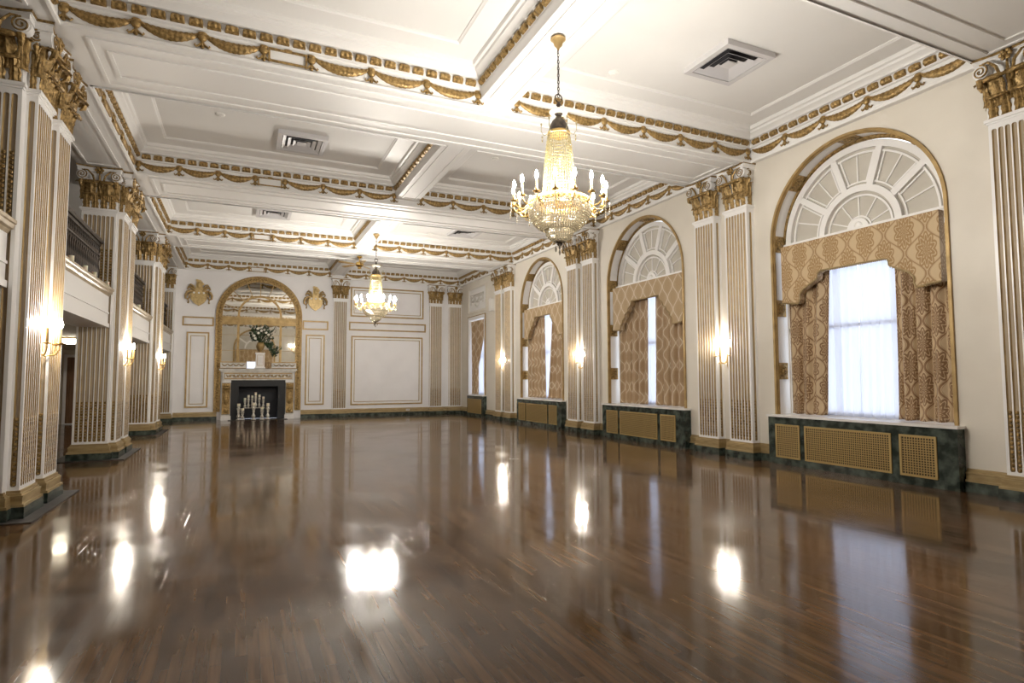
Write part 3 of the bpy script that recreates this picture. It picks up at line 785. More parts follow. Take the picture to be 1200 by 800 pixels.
# ------------------------------------------------------------------ valances and curtains
def valance(c, mt, steps, label):
    r = empty('valance', (WR, c, 0), RIGHT); tag(r, label, 'valance', 'shaped valances over the arched windows')
    y0, y1 = .045, .165
    hw = 1.245; zt = 3.60
    poly = [(-hw, zt)] + [(-x, z) for x, z in steps] + [(x, z) for x, z in reversed(steps)] + [(hw, zt)]
    m = MB(); m.prism(poly, 'y', y0, y1)
    uv = [(v.x + v.y, v.z) for v in m.v]
    me = m.mesh('valance_board', mt, False, uvs=uv)
    link('fabric_board', me, r)
    b = MB(); pts = [(-x, y0 - .002, z) for x, z in steps] + [(x, y0 - .002, z) for x, z in reversed(steps)]
    b.tube(pts, .012, 6)
    for (p, q) in zip(pts, pts[1:]):
        d = Vector(q) - Vector(p); n = max(1, int(d.length / .028))
        for j in range(n): P = Vector(p) + d * (j + .5) / n; b.ell((P.x, P.y, P.z - .014), .008, .008, .016, 5, 3)
    B(b, 'braid_trim', 'goldb', r)
S1 = [(1.245, 2.66), (.93, 2.62), (.90, 2.68), (.905, 2.76), (.84, 2.84), (.74, 2.89), (.64, 2.94), (.57, 2.98), (.565, 3.06), (.51, 3.09)]
S2 = [(1.245, 2.58), (.95, 2.56), (.93, 2.68), (.86, 2.74), (.85, 2.80), (.76, 2.86), (.74, 2.93), (.64, 2.98), (.62, 3.06), (.52, 3.12), (.50, 3.22)]
valance(WC[0], 'val1', S1, 'gold damask valance with stepped edge over the nearest arched window')
valance(WC[1], 'val2', S2, 'tan ogee-patterned valance with stepped edge over the middle arched window')
valance(WC[2], 'val2', [(a, b + .10) for a, b in S2], 'tan valance with stepped edge over the far arched window')
def drape(c, xt0, xt1, xb0, xb1, ztop, mt, label, y=.222, folds=5, amp=.036, name='curtain', seed=0, shape=None, cat='curtain', group='patterned curtains at the windows', zb=.815):
    """hanging cloth; x in window-local coords (+x is towards the camera on the right wall)"""
    r = empty(name, (WR, c, 0), RIGHT); tag(r, label, cat, group)
    m = MB(); nu, nv = 90, 40; uv = []
    rnd = random.Random(seed); ph = [rnd.uniform(0, 6.28) for _ in range(4)]
    W0 = abs(xt1 - xt0) * 1.35
    def fn(u, v):
        a = xt0 + (xt1 - xt0) * u; b = xb0 + (xb1 - xb0) * u
        f = v if shape is None else shape(v)
        x = a + (b - a) * f
        w = 2 * pi * folds
        y_ = y + amp * (.75 + .25 * v) * (sin(w * u + ph[0] + .35 * sin(v * 4 + ph[1])) + .35 * sin(w * 2.3 * u + ph[2] + v * 1.5))
        x += .012 * cos(w * u + ph[0])
        z = ztop + (zb - ztop) * v
        if v > .96: z += 0.006 * sin(w * u); y_ -= .01 * (v - .96) * 25
        uv.append((W0 * u, z)); return (x, y_, z)
    m.grid(fn, nu, nv)
    me = m.mesh(name, mt, True, uvs=uv)
    o = link('cloth', me, r); o.modifiers.new('thick', 'SOLIDIFY').thickness = .004
    return r
# window 1: x = 5.85 - Y
drape(WC[0], -1.28, -.47, -1.28, -.60, 3.45, 'cur1', 'gold damask curtain on the left side of the nearest arched window', folds=3.3, seed=1)
drape(WC[0], .53, 1.26, .50, 1.24, 3.45, 'cur1', 'gold damask curtain on the right side of the nearest arched window', folds=3.6, seed=2)
drape(WC[1], -1.27, -.05, -1.27, -.13, 3.45, 'cur2', 'ogee-patterned tan curtain on the left side of the middle arched window', folds=4.6, seed=3)
drape(WC[1], .16, 1.26, .10, 1.26, 3.45, 'cur2', 'ogee-patterned tan curtain on the right side of the middle arched window', folds=4.6, seed=4)
drape(WC[2], -1.27, -.22, -1.27, -.15, 3.45, 'cur2', 'ogee-patterned tan curtain on the left side of the far arched window', folds=4.6, seed=5)
drape(WC[2], .40, 1.26, .12, 1.26, 3.45, 'cur2', 'ogee-patterned tan curtain on the right side of the far arched window', folds=4.2, seed=6)
drape(c4, -.78, .74, -.60, -.05, 3.66, 'cur2', 'tan curtain swept to the left of the small rectangular window', y=.065, folds=5, seed=7, shape=lambda v: min(1, (v / .62) ** 1.3) if v < .62 else 1.0)
for k, (c, a, b, mid, t) in enumerate([(WC[0], -.75, .65, -.06, 'nearest arched window'), (WC[1], -.45, .5, None, 'middle arched window'), (WC[2], -.55, .6, None, 'far arched window'), (c4, -.78, .78, None, 'small rectangular window')]):
    if mid is None: drape(c, a, b, a, b, 3.5, 'sheer', 'white sheer curtain glowing with daylight in the gap of the ' + t, y=.30 if k < 3 else .2, folds=7, amp=.014, name='sheer_curtain', seed=20 + k, cat='sheer curtain', group='white sheer curtains')
    else:
        drape(c, a, mid, a, mid - .02, 3.5, 'sheer', 'white sheer curtain, left half, in the nearest arched window', y=.300, folds=5, amp=.014, name='sheer_curtain', seed=30, cat='sheer curtain', group='white sheer curtains')
        drape(c, mid + .0, b, mid - .05, b, 3.5, 'sheer', 'white sheer curtain, right half, in the nearest arched window', y=.297, folds=5, amp=.014, name='sheer_curtain', seed=31, cat='sheer curtain', group='white sheer curtains')
# ------------------------------------------------------------------ far wall: panels, crests, mirror, fireplace
def wall_panel(x0, x1, z0, z1, label, double=True):
    r = empty('wall_panel', (0, FAR, 0)); tag(r, label, 'wall panel', 'gilt-edged wall panels')
    m = MB(); m.rectframe(x0, x1, z0, z1, .05, 0, -.03); B(m, 'gilt_moulding', 'golds', r, False)
    if double:
        m = MB(); m.rectframe(x0 + .05, x1 - .05, z0 + .05, z1 - .05, .07, 0, -.02); B(m, 'white_margin', 'trim', r, False)
        m = MB(); m.rectframe(x0 + .12, x1 - .12, z0 + .12, z1 - .12, .022, 0, -.028); B(m, 'inner_gilt_line', 'golds', r, False)
wall_panel(-1.76, -1.06, .44, 3.05, 'tall narrow gilt-edged panel left of the fireplace')
wall_panel(-1.90, -.93, 3.26, 3.58, 'small gilt rectangle on the wall left of the mirror', False)
wall_panel(2.12, 2.80, .46, 3.06, 'tall narrow gilt-edged panel right of the fireplace')
wall_panel(2.0, 2.92, 3.24, 3.58, 'small gilt rectangle on the wall right of the mirror', False)
wall_panel(3.73, 6.60, 3.80, 4.95, 'wide gilt-edged panel high on the far wall behind the chandelier')
wall_panel(3.68, 6.70, 3.27, 3.60, 'long low gilt rectangle between the two big panels', False)
wall_panel(3.77, 6.57, .42, 3.06, 'large square gilt-edged blank panel on the far wall')
def crest(x, label):
    r = empty('coat_of_arms', (x, FAR, 4.41)); r.scale = (.8, 1, .84); tag(r, label, 'crest', 'gilt heraldic crests')
    m = MB(); m.prism([(-.31, .10), (.31, .10), (.31, -.26), (.2, -.42), (0, -.55), (-.2, -.42), (-.31, -.26)], 'y', -.085, 0)
    m.box(-.25, .25, -.095, -.085, -.19, -.16); m.box(-.24, .24, -.095, -.085, -.29, -.26); B(m, 'shield', 'crestg', r, False)
    m = MB()
    for k in (-1, 0, 1):
        for j in range(5):
            a = j * 2 * pi / 5 + pi / 2; m.ell((k * .19 + .022 * cos(a), -.093, -.01 + .022 * sin(a)), .022, .012, .022, 6, 4)
    B(m, 'stars', 'white', r)
    m = MB(); m.prism([(-.15, .05), (.15, .05), (.17, .18), (.13, .30), (.2, .36), (.13, .44), (.07, .52), (-.10, .56), (-.13, .50), (-.10, .46), (-.12, .25)], 'y', -.07, 0)
    m.ell((.0, -.06, .32), .1, .05, .17); B(m, 'helm', 'crestg', r)
    for s in (-1, 1):
        m = MB()
        def scroll(pts, rad):
            m.tube([(s * x, y - .008, z) for x, y, z in pts], rad, 7)
        scroll([(.10, -.03, .02), (.20, -.05, .12), (.30, -.055, .20), (.40, -.05, .22), (.44, -.04, .14), (.38, -.03, .10)], [.04, .06, .055, .045, .03, .012])
        scroll([(.16, -.03, .14), (.22, -.05, .26), (.32, -.05, .33), (.38, -.04, .28), (.33, -.03, .25)], [.03, .045, .04, .025, .01])
        scroll([(.20, -.03, .04), (.34, -.05, .06), (.44, -.055, .0), (.50, -.05, -.12), (.50, -.04, -.24), (.42, -.035, -.28), (.38, -.03, -.20)], [.03, .055, .06, .055, .04, .028, .012])
        scroll([(.27, -.03, -.02), (.36, -.05, -.08), (.38, -.05, -.16), (.33, -.03, -.22)], [.025, .045, .035, .012])
        scroll([(.34, -.03, -.18), (.42, -.04, -.30), (.38, -.04, -.38), (.40, -.03, -.43)], [.02, .03, .02, .03])
        scroll([(.20, -.03, .08), (.28, -.055, .0), (.36, -.05, .03), (.30, -.03, .10)], [.03, .05, .03, .012])
        m.ell((s * .40, -.045, -.42), .035, .03, .04); B(m, 'mantling_scrolls', 'golds', r)
crest(-1.42, 'gilt coat of arms with helm and scrolls left of the mirror arch')
crest(2.44, 'gilt coat of arms with helm and scrolls right of the mirror arch')
# mirror
r = empty('overmantel_mirror', (MX, FAR, 0)); tag(r, 'arched gilt-framed mirror of many panes above the fireplace', 'mirror')
RM = 1.22; zs = 3.68
m = MB(); n = 36
m.prism([(-RM, 1.78), (RM, 1.78)] + [(RM * cos(pi * k / n), zs + RM * sin(pi * k / n)) for k in range(n + 1)], 'y', -.012, -.004); B(m, 'mirror_glass', 'mirror', r, False)
m = MB()
def bandm(ro, ri, ya, yb, z0=.285):
    m.arc(0, zs, ri, ro, 0, pi, ya, yb, 40)
    for s in (-1, 1):
        a, b = sorted((s * ri, s * ro)); m.box(a, b, ya, yb, z0, zs)
bandm(1.40, 1.22, -.04, 0); bandm(1.43, 1.385, -.07, 0); bandm(1.25, 1.215, -.065, 0, 1.78)
for k in range(37):
    a = pi * k / 36; m.ell((1.315 * cos(a), -.045, zs + 1.315 * sin(a)), .045, .022, .045, 6, 4)
for s in (-1, 1):
    for k in range(34): m.ell((s * 1.315, -.045, .36 + k * .1), .045, .022, .04, 6, 4)
B(m, 'arched_frame', 'gold', r)
m = MB(); m.box(-RM, RM, -.03, -.012, 3.35, 3.63); B(m, 'transom_band', 'golds', r, False)
m = MB(); zi = 3.68; ri = .70
m.arc(0, zi, ri - .035, ri + .035, 0, pi, -.035, -.012, 28)
for s in (-1, 1): m.box(s * ri - .04, s * ri + .04, -.035, -.012, 1.78, zi)
for a in (18, 44, 69, 90 + 0, 111, 136, 162):
    t = radians(a); m.bar((ri * cos(t), zi + ri * sin(t)), (RM * cos(t), zi + RM * sin(t)), .022, -.03, -.012)
for z in (2.43, 2.98): m.box(-RM, RM, -.02, -.012, z - .006, z + .006)
m.box(-.006, .006, -.018, -.012, 1.78, 3.35); B(m, 'glazing_bars', 'golds', r, False)
# fireplace
r = empty('fireplace', (MX, FAR, 0)); tag(r, 'carved pale marble and gilt fireplace with black slate surround', 'fireplace')
m = MB(); m.box(-1.26, 1.26, -.42, -.075, 1.72, 1.775); m.box(-1.22, 1.22, -.38, -.075, 1.67, 1.72); B(m, 'mantel_shelf', 'greymarble', r, False)
m = MB(); m.box(-1.27, 1.27, -.43, -.075, 1.775, 1.79); B(m, 'shelf_top', 'slab', r, False)
m = MB(); m.box(-1.15, 1.15, -.33, -.075, 1.38, 1.67); m.rectframe(-1.13, 1.13, 1.40, 1.66, .03, -.33, -.345); B(m, 'entablature', 'greymarble', r, False)
m = MB()
for k in range(17):
    x = -.98 + k * .1225; s = 1 if k % 2 else -1
    m.tube([(x - .055, -.335, 1.53 - s * .05), (x - .02, -.345, 1.53 + s * .045), (x + .03, -.345, 1.53 + s * .03), (x + .02, -.34, 1.53 - s * .01)], [.012, .018, .014, .008], 5)
    m.ell((x + .055, -.335, 1.53), .018, .014, .05, 6, 4)
m.rectframe(-1.10, 1.10, 1.42, 1.64, .018, -.33, -.352); m.box(-1.08, 1.08, -.334, -.33, 1.44, 1.46); m.box(-1.08, 1.08, -.334, -.33, 1.60, 1.62)
B(m, 'carved_frieze', 'golds', r)
for s in (-1, 1):
    x = s * 1.03
    m = MB(); m.box(x - .14, x + .14, -.30, -.075, .13, 1.38); jm = B(m, 'jamb', 'greymarble', r, False)
    m = MB(); m.box(x - .16, x + .16, -.33, -.075, 0, .15); m.box(x - .15, x + .15, -.34, -.075, 1.29, 1.38); B(m, 'base_block', 'marble', jm, False)
    m = MB(); m.prism([(-.30, 1.29), (-.39, 1.27), (-.41, 1.18), (-.37, 1.08), (-.35, .9), (-.335, .5), (-.35, .32), (-.36, .22), (-.30, .2)], 'x', x - .125, x + .125)
    for z in (1.2, 1.12): m.ell((x, -.40, z), .10, .03, .05)
    m.ell((x, -.37, .75), .09, .03, .22); m.ell((x, -.36, .32), .08, .03, .08); B(m, 'carved_console', 'gold', jm)
m = MB(); m.box(-.89, -.64, -.28, .04, 0, 1.38); m.box(.64, .89, -.28, .04, 0, 1.38); m.box(-.64, .64, -.28, .04, 1.16, 1.38); B(m, 'slate_surround', 'black', r, False)
m = MB(); m.box(-.9, -.64, .04, .43, 0, 1.38); m.box(.64, .9, .04, .43, 0, 1.38); m.box(-.64, .64, .41, .43, 0, 1.38); m.box(-.64, .64, .04, .41, 1.16, 1.2); B(m, 'firebox', 'soot', r, False)
m = MB(); m.box(-.95, .95, -.75, -.34, 0, .012); B(m, 'hearth', 'slab', r, False)
# things on the mantel shelf
def garland_box(x, label):
    b = empty('mantel_planter', (MX + x, FAR - .25, 1.791)); tag(b, label, 'planter', 'garland boxes on the mantel')
    m = MB(); m.box(-.40, .40, -.09, .09, 0, .20); B(m, 'box_body', 'greymarble', b, False)
    m = MB(); m.box(-.42, .42, -.11, .11, .20, .235); m.box(-.41, .41, -.10, .10, 0, .02); B(m, 'gilt_rim', 'golds', b, False)
    m = MB()
    for k in range(4):
        x0 = -.36 + k * .18; m.tube([(x0 + .18 * t, -.098, .165 - .30 * t * (1 - t)) for t in [j / 8 for j in range(9)]], [.008 + .012 * sin(pi * j / 8) for j in range(9)], 5)
    B(m, 'swag_relief', 'gold', b)
garland_box(-.83, 'low gilt box with garland relief on the left of the mantel')
garland_box(.83, 'low gilt box with garland relief on the right of the mantel')
b = empty('pedestal', (MX + .03, FAR - .25, 1.791)); tag(b, 'white gilt-lined pedestal in the middle of the mantel', 'pedestal')
m = MB(); m.box(-.17, .17, -.12, .12, 0, .05); m.box(-.14, .14, -.10, .10, .05, .52); m.box(-.16, .16, -.115, .115, .52, .56); B(m, 'block', 'marble', b, False)
m = MB(); m.rectframe(-.10, .10, .10, .48, .012, -.10, -.108); B(m, 'gilt_line', 'golds', b, False)
b = empty('vase', (MX + .03, FAR - .25, 2.352)); tag(b, 'gold vase of white flowers and trailing greenery on the pedestal', 'flower arrangement')
m = MB(); m.lathe([(.05, 0), (.06, .015), (.035, .04), (.06, .08), (.12, .16), (.14, .24), (.12, .31), (.10, .33), (.115, .36), (.09, .355), (.07, .30), (.001, .3)], 20); B(m, 'urn', 'golds', b)
m = MB(); fl = MB(); st = MB(); rnd = random.Random(3)
tips = []
for k in range(34):
    a = rnd.uniform(0, 2 * pi); el = rnd.uniform(.15, 1.4); rr = rnd.uniform(.25, .55)
    tips.append(Vector((rr * cos(a) * cos(el) * 1.1, rr * sin(a) * .45 * cos(el) - .04, .42 + rr * sin(el) * 1.1)))
for k in range(9):
    t = k / 8; tips.append(Vector((.30 + .16 * t, -.08 + rnd.uniform(-.04, .04), .40 - .42 * t + rnd.uniform(-.03, .03))))
for k in range(5): tips.append(Vector((.62 - .03 * k, -.06, .22 - .07 * k)))
for t in tips:
    st.tube([(0, 0, .33), Vector((t.x * .4, t.y * .4, .40 + .3 * (t.z - .33))), t], .006, 5)
    for j in range(6):
        c = t + Vector((rnd.uniform(-.08, .08), rnd.uniform(-.05, .05), rnd.uniform(-.09, .07)))
        c.y = min(c.y, .12)
        d = Vector((rnd.uniform(-1, 1), rnd.uniform(-1, .3), rnd.uniform(-.8, 1))).normalized()
        s = d.orthogonal().normalized() * rnd.uniform(.02, .032); ln = rnd.uniform(.07, .12); nn = d.cross(s).normalized() * .012
        p = [c - d * ln * .5, c + s + nn, c + d * ln * .5, c - s + nn]
        i = [m.av(q) for q in p] + [m.av(c + nn * -1)]
        for q in ((0, 1, 4), (1, 2, 4), (2, 3, 4), (3, 0, 4)): m.af([i[z] for z in q])
for k in range(15):
    t = tips[rnd.randrange(34)] * .9 + Vector((0, -.07, .03)); t.y = min(t.y, .0)
    for j in range(6):
        a = j * pi / 3; fl.ell((t.x + .024 * cos(a), t.y - .01, t.z + .024 * sin(a)), .024, .016, .024, 6, 4)
    fl.ell((t.x, t.y - .025, t.z), .016, .016, .016, 6, 4)
B(m, 'foliage', 'leaf', b, False); B(fl, 'blossoms', 'petal', b); B(st, 'stems', 'stem', b)
# candlesticks in front of the hearth
def candlestick(x, y, z, h, label):
    b = empty('candlestick', (x, y, z)); f = 1.25 if z < .1 else .9; b.scale = (f, f, 1); tag(b, label, 'candlestick', 'turned candlesticks on the hearth')
    k = h / .8
    m = MB(); m.lathe([(.062, 0), (.066, .012), (.055, .03), (.03, .05 * k), (.025, .09 * k), (.045, .14 * k), (.052, .19 * k), (.03, .26 * k), (.022, .33 * k), (.04, .38 * k), (.03, .42 * k), (.045, .50 * k), (.05, .56 * k), (.028, .62 * k), (.03, .64 * k), (.055, .655 * k), (.055, .665 * k)], 14); B(m, 'stand', 'silver', b)
    m = MB(); m.lathe([(.042, .665 * k), (.042, .80 * k), (.036, .803 * k), (.004, .798 * k)], 14); B(m, 'pillar_candle', 'cream', b)
FY = FAR - .55
st = empty('candle_rack', (MX, FAR - .45, 0)); tag(st, 'thin dark metal rack holding the upper candlesticks in the fireplace', 'rack')
m = MB()
for q in (-.50, .30):
    for yy in (-.0, .10): m.box(q - .008, q + .008, yy, yy + .016, .012, .39)
m.box(-.51, .31, 0, .116, .39, .40); B(m, 'frame', 'iron', st, False)
lows = [(-.62, 0, .56, 'tall silvery candlestick at the left end of the hearth row'), (-.50, -.10, .40, 'short silvery candlestick in front, left of the central one'),
        (-.15, -.12, .59, 'central silvery candlestick standing on the hearth'),
        (.12, -.10, .44, 'short silvery candlestick in front, right of the central one'), (.31, .0, .56, 'tall silvery candlestick at the right end of the hearth row')]
for x, dy, h, t in lows: candlestick(MX + x, FY + dy, .012, h, t)
ups = [(-.43, .36, 'silvery candlestick at the left end of the raised rack'), (-.32, .46, 'silvery candlestick second from the left on the raised rack'), (-.20, .44, 'silvery candlestick left of the tallest on the raised rack'), (-.09, .55, 'tallest silvery candlestick in the middle of the raised rack'),
       (.03, .47, 'silvery candlestick second from the right on the raised rack'), (.16, .40, 'silvery candlestick at the right end of the raised rack')]
for x, h, t in ups: candlestick(MX + x, FAR - .392, .40, h, t)
# ------------------------------------------------------------------ chandeliers
def chandelier(x, y):
    r = empty('chandelier', (x, y, 5.32))
    D = -5.32
    def P(name, m, mt, par=r): o = B(m, name, mt, par); return o
    def add(m): m.T = Matrix.Translation((0, 0, D)); return m
    m = add(MB()); m.lathe([(.085, 5.305), (.088, 5.29), (.06, 5.27), (.045, 5.22), (.02, 5.20), (.012, 5.17)], 20); P('canopy', m, 'golds')
    m = add(MB()); z = 5.17; k = 0
    while z > 4.64:
        pts = []
        for j in range(11):
            a = 2 * pi * j / 10; u, w = .012 * cos(a), .026 * sin(a)
            pts.append((u, 0, z - .02 + w) if k % 2 else (0, u, z - .02 + w))
        m.tube(pts, .0042, 5, False); z -= .040; k += 1
    m.tube([(0, .018, 5.17), (.012, .02, 4.9), (.0, .015, 4.66)], .003, 5); P('chain', m, 'iron')
    m = add(MB()); pts = [(.045 * cos(2 * pi * j / 16), 0, 4.60 + .045 * sin(2 * pi * j / 16)) for j in range(17)]; m.tube(pts, .007, 6, False)
    m.lathe([(.010, 4.56), (.03, 4.52), (.014, 4.50), (.02, 4.44), (.02, 4.42)], 10); P('suspension_ring', m, 'iron')
    m = add(MB()); m.lathe([(.02, 4.46), (.09, 4.455), (.108, 4.44), (.10, 4.425), (.05, 4.415)], 24); P('top_disc', m, 'ivory')
    m = add(MB()); m.lathe([(.05, 4.415), (.032, 4.39), (.04, 4.365), (.075, 4.33), (.108, 4.26), (.118, 4.20)], 20); P('crown_dome', m, 'iron')
    m = add(MB()); m.lathe([(.118, 4.205), (.13, 4.20), (.132, 4.175), (.12, 4.165)], 24); P('crown_band', m, 'brass')
    # small crystal sprays round the crown
    m = add(MB())
    for k in range(6):
        a = k * pi / 3 + .5; ca, sa = cos(a), sin(a)
        m.tube([(.12 * ca, .12 * sa, 4.19), (.17 * ca, .17 * sa, 4.17), (.20 * ca, .20 * sa, 4.22), (.20 * ca, .20 * sa, 4.28)], .005, 5)
        for z in (4.15, 4.11): m.ell((.19 * ca, .19 * sa, z), .009, .009, .02, 6, 4)
        m.ell((.20 * ca, .20 * sa, 4.30), .012, .012, .02, 6, 4)
    P('crown_sprays', m, 'crystaly')
    # column of bead strands
    m = add(MB()); n = 34
    for k in range(n):
        a = 2 * pi * k / n
        for j in range(19):
            t = j / 18; rr = .122 + .065 * t ** .75; z = 4.16 - .68 * t
            m.ell((rr * cos(a), rr * sin(a), z), .0085 + .002 * t, .0085 + .002 * t, .0185, 5, 3)
    P('bead_column', m, 'crystaly')
    m = add(MB()); m.lathe([(.185, 3.47), (.19, 3.47), (.335, 3.42), (.345, 3.415), (.345, 3.355), (.33, 3.35)], 36, cap=False)
    for k in range(36): a = 2 * pi * k / 36; m.ell((.348 * cos(a), .348 * sin(a), 3.385), .016, .016, .022, 5, 4)
    P('rim_band', m, 'brass')
    # basket of bead festoons
    def shell(name, pr, rows, bw, mt='crystal'):
        m = add(MB())
        for j in range(rows):
            t = j / (rows - 1); f = t * (len(pr) - 1); i = min(int(f), len(pr) - 2); q = f - i
            rr = pr[i][0] * (1 - q) + pr[i + 1][0] * q; z = pr[i][1] * (1 - q) + pr[i + 1][1] * q
            n = max(6, int(2 * pi * rr / bw))
            for k in range(n):
                a = 2 * pi * (k + .5 * (j % 2)) / n; m.ell((rr * cos(a), rr * sin(a), z), bw * .44, bw * .44, .0185 if j % 3 else .024, 6, 3)
        return P(name, m, mt)
    shell('basket', [(.335, 3.35), (.345, 3.31), (.34, 3.25), (.315, 3.19), (.27, 3.13), (.21, 3.09), (.16, 3.075)], 17, .028)
    shell('lower_bowl', [(.155, 3.07), (.15, 3.03), (.125, 2.99), (.085, 2.96), (.05, 2.945)], 8, .026)
    m = add(MB()); m.lathe([(.05, 2.955), (.055, 2.94), (.03, 2.925), (.035, 2.91), (.012, 2.89), (.008, 2.86)], 12); P('finial', m, 'iron')
    m = add(MB())
    for a, rr, z in ((0, .05, 2.87), (2.1, .05, 2.86), (4.2, .05, 2.87), (1, 0, 2.82)): m.lathe([(.002, z + .04), (.014, z), (.01, z - .02), (.001, z - .035)], 6, rr * cos(a), rr * sin(a))
    P('crystal_drops', m, 'crystal')
    # arms with candles
    NA = 16
    am = MB(); pts = [(.335, 0, 3.385), (.37, 0, 3.33), (.42, 0, 3.29), (.475, 0, 3.295), (.515, 0, 3.33), (.525, 0, 3.37)]
    am.tube(pts, [.009, .010, .009, .009, .008, .008], 6)
    am.tube([(.40, 0, 3.305), (.385, 0, 3.27), (.41, 0, 3.24), (.44, 0, 3.25), (.44, 0, 3.275)], [.008, .008, .007, .006, .004], 5)
    am.lathe([(.008, 3.365), (.036, 3.372), (.04, 3.382), (.014, 3.386), (.012, 3.392)], 12, .525, 0)
    am.lathe([(.016, 3.386), (.018, 3.41), (.013, 3.415)], 10, .525, 0)
    for v in am.v: v.z += D
    ame = am.mesh('arm', 'brass')
    c_ = MB(); c_.lathe([(.0115, 3.40), (.0115, 3.515), (.006, 3.52)], 8, .525, 0)
    for v in c_.v: v.z += D
    cme = c_.mesh('candle_tube', 'golds')
    bl = MB(); bl.lathe([(.007, 3.515), (.017, 3.535), (.019, 3.552), (.012, 3.58), (.002, 3.605)], 10, .525, 0)
    for v in bl.v: v.z += D
    bme = bl.mesh('candle_bulb', 'bulb')
    ch = MB()
    for k in range(3): ch.ell((.56, 0, 3.345 - k * .03), .007, .007, .012, 5, 3)
    ch.lathe([(.002, 3.27), (.01, 3.255), (.001, 3.23)], 6, .56, 0)
    for v in ch.v: v.z += D
    chm = ch.mesh('arm_drop', 'crystal')
    for k in range(NA):
        a = 2 * pi * (k + .5) / NA
        o = link('arm', ame, r); o.rotation_euler = (0, 0, a)
        for nm, me in (('candle_tube', cme), ('candle_bulb', bme), ('arm_drop', chm)): link(nm, me, o)
    return r
ch1 = chandelier(3.22, 5.75)
tag(ch1, 'large crystal chandelier with lit candle arms nearest the camera', 'chandelier', 'crystal chandeliers')
ch2 = copy_tree(ch1); ch2.location = (3.22, 15.85, 5.32)
tag(ch2, 'smaller-looking crystal chandelier far down the hall before the end wall', 'chandelier', 'crystal chandeliers')
def lamp(name, loc, e, col, rad):
    l = bpy.data.lights.new(name, 'POINT'); l.energy = e; l.color = col; l.shadow_soft_size = rad
    o = bpy.data.objects.new(name, l); C.objects.link(o); o.location = loc; return o
for y in (5.75, 15.85):  # point lights added inside the crystals to make them glow, no bulb modelled
    lamp('added_glow_column', (3.22, y, 3.60), 40, (1, .92, .78), .05)
    lamp('added_glow_basket', (3.22, y, 3.24), 14, (1, .92, .80), .05)
# ------------------------------------------------------------------ sconces
def sconce():
    r = empty('sconce', (0, 0, 0))
    m = MB(); m.T = Matrix.Rotation(pi / 2, 4, 'X')
    m.lathe([(.045, 0), (.048, .012), (.03, .02), (.02, .035), (.001, .035)], 16); m.T = None
    m.tube([(0, -.01, -.16), (0, -.02, -.08), (0, -.022, .0), (0, -.02, .10), (0, -.01, .17)], [.006, .022, .03, .02, .008], 8); B(m, 'backplate', 'brass', r)
    am = MB(); am.tube([(0, -.03, 0), (0, -.09, -.045), (0, -.16, -.035), (0, -.19, .02), (0, -.19, .06)], [.009, .009, .008, .007, .007], 6)
    am.lathe([(.007, .055), (.03, .062), (.034, .072), (.012, .076), (.012, .085)], 12, 0, -.19); ame = am.mesh('arm', 'brass')
    c_ = MB(); c_.lathe([(.012, .08), (.012, .21), (.006, .215)], 8, 0, -.19); cme = c_.mesh('candle_tube', 'golds')
    b_ = MB(); b_.lathe([(.007, .21), (.016, .23), (.019, .25), (.012, .28), (.002, .305)], 10, 0, -.19); bme = b_.mesh('candle_bulb', 'sbulb')
    for a in (-48, 0, 48):
        o = link('arm', ame, r); o.rotation_euler = (0, 0, radians(a)); link('candle_tube', cme, o); link('candle_bulb', bme, o)
    return r
s0 = sconce(); first = True
sc = [(WR - .001, CK[2], RIGHT, 'lit candle sconce between the pilasters left of the nearest arched window'),
      (WR - .001, CK[3], RIGHT, 'lit candle sconce between the pilasters left of the middle arched window'),
      (WR - .001, CK[4], RIGHT, 'lit candle sconce between the pilasters left of the far arched window'),
      (-2.13 + .001, CK[2], pi / 2, 'lit candle sconce on the nearest left pier'),
      (-2.13 + .001, CK[3], pi / 2, 'lit candle sconce on the second left pier'),
      (-2.13 + .001, CK[4], pi / 2, 'lit candle sconce on the third left pier')]
for x, y, rz, t in sc:
    o = s0 if first else copy_tree(s0); first = False
    o.location = (x, y, 1.73); o.rotation_euler = (0, 0, rz); o.scale = (1.22, 1.22, 1.22); tag(o, t, 'sconce', 'candle sconces')
# ------------------------------------------------------------------ ceiling fan
r = empty('ceiling_fan', (3.22, 18.35, 5.182)); tag(r, 'polished brass ceiling fan on the cross beam behind the far chandelier', 'ceiling fan')
m = MB(); m.lathe([(.08, 0), (.08, -.03), (.03, -.06), (.015, -.07), (.015, -.16), (.09, -.18), (.12, -.22), (.12, -.28), (.08, -.32), (.05, -.34), (.06, -.38), (.001, -.40)], 20); B(m, 'motor', 'fan', r)
bl = MB(); bl.prism([(.10, -.02), (.22, -.03), (.26, -.065), (.66, -.075), (.70, -.04), (.70, .04), (.66, .075), (.26, .065), (.22, .03), (.10, .02)], 'z', -.262, -.254)
bm_ = bl.mesh('blade', 'fan', False)
for k in range(5): o = link('blade', bm_, r); o.rotation_euler = (.12, 0, 2 * pi * k / 5 - .35)
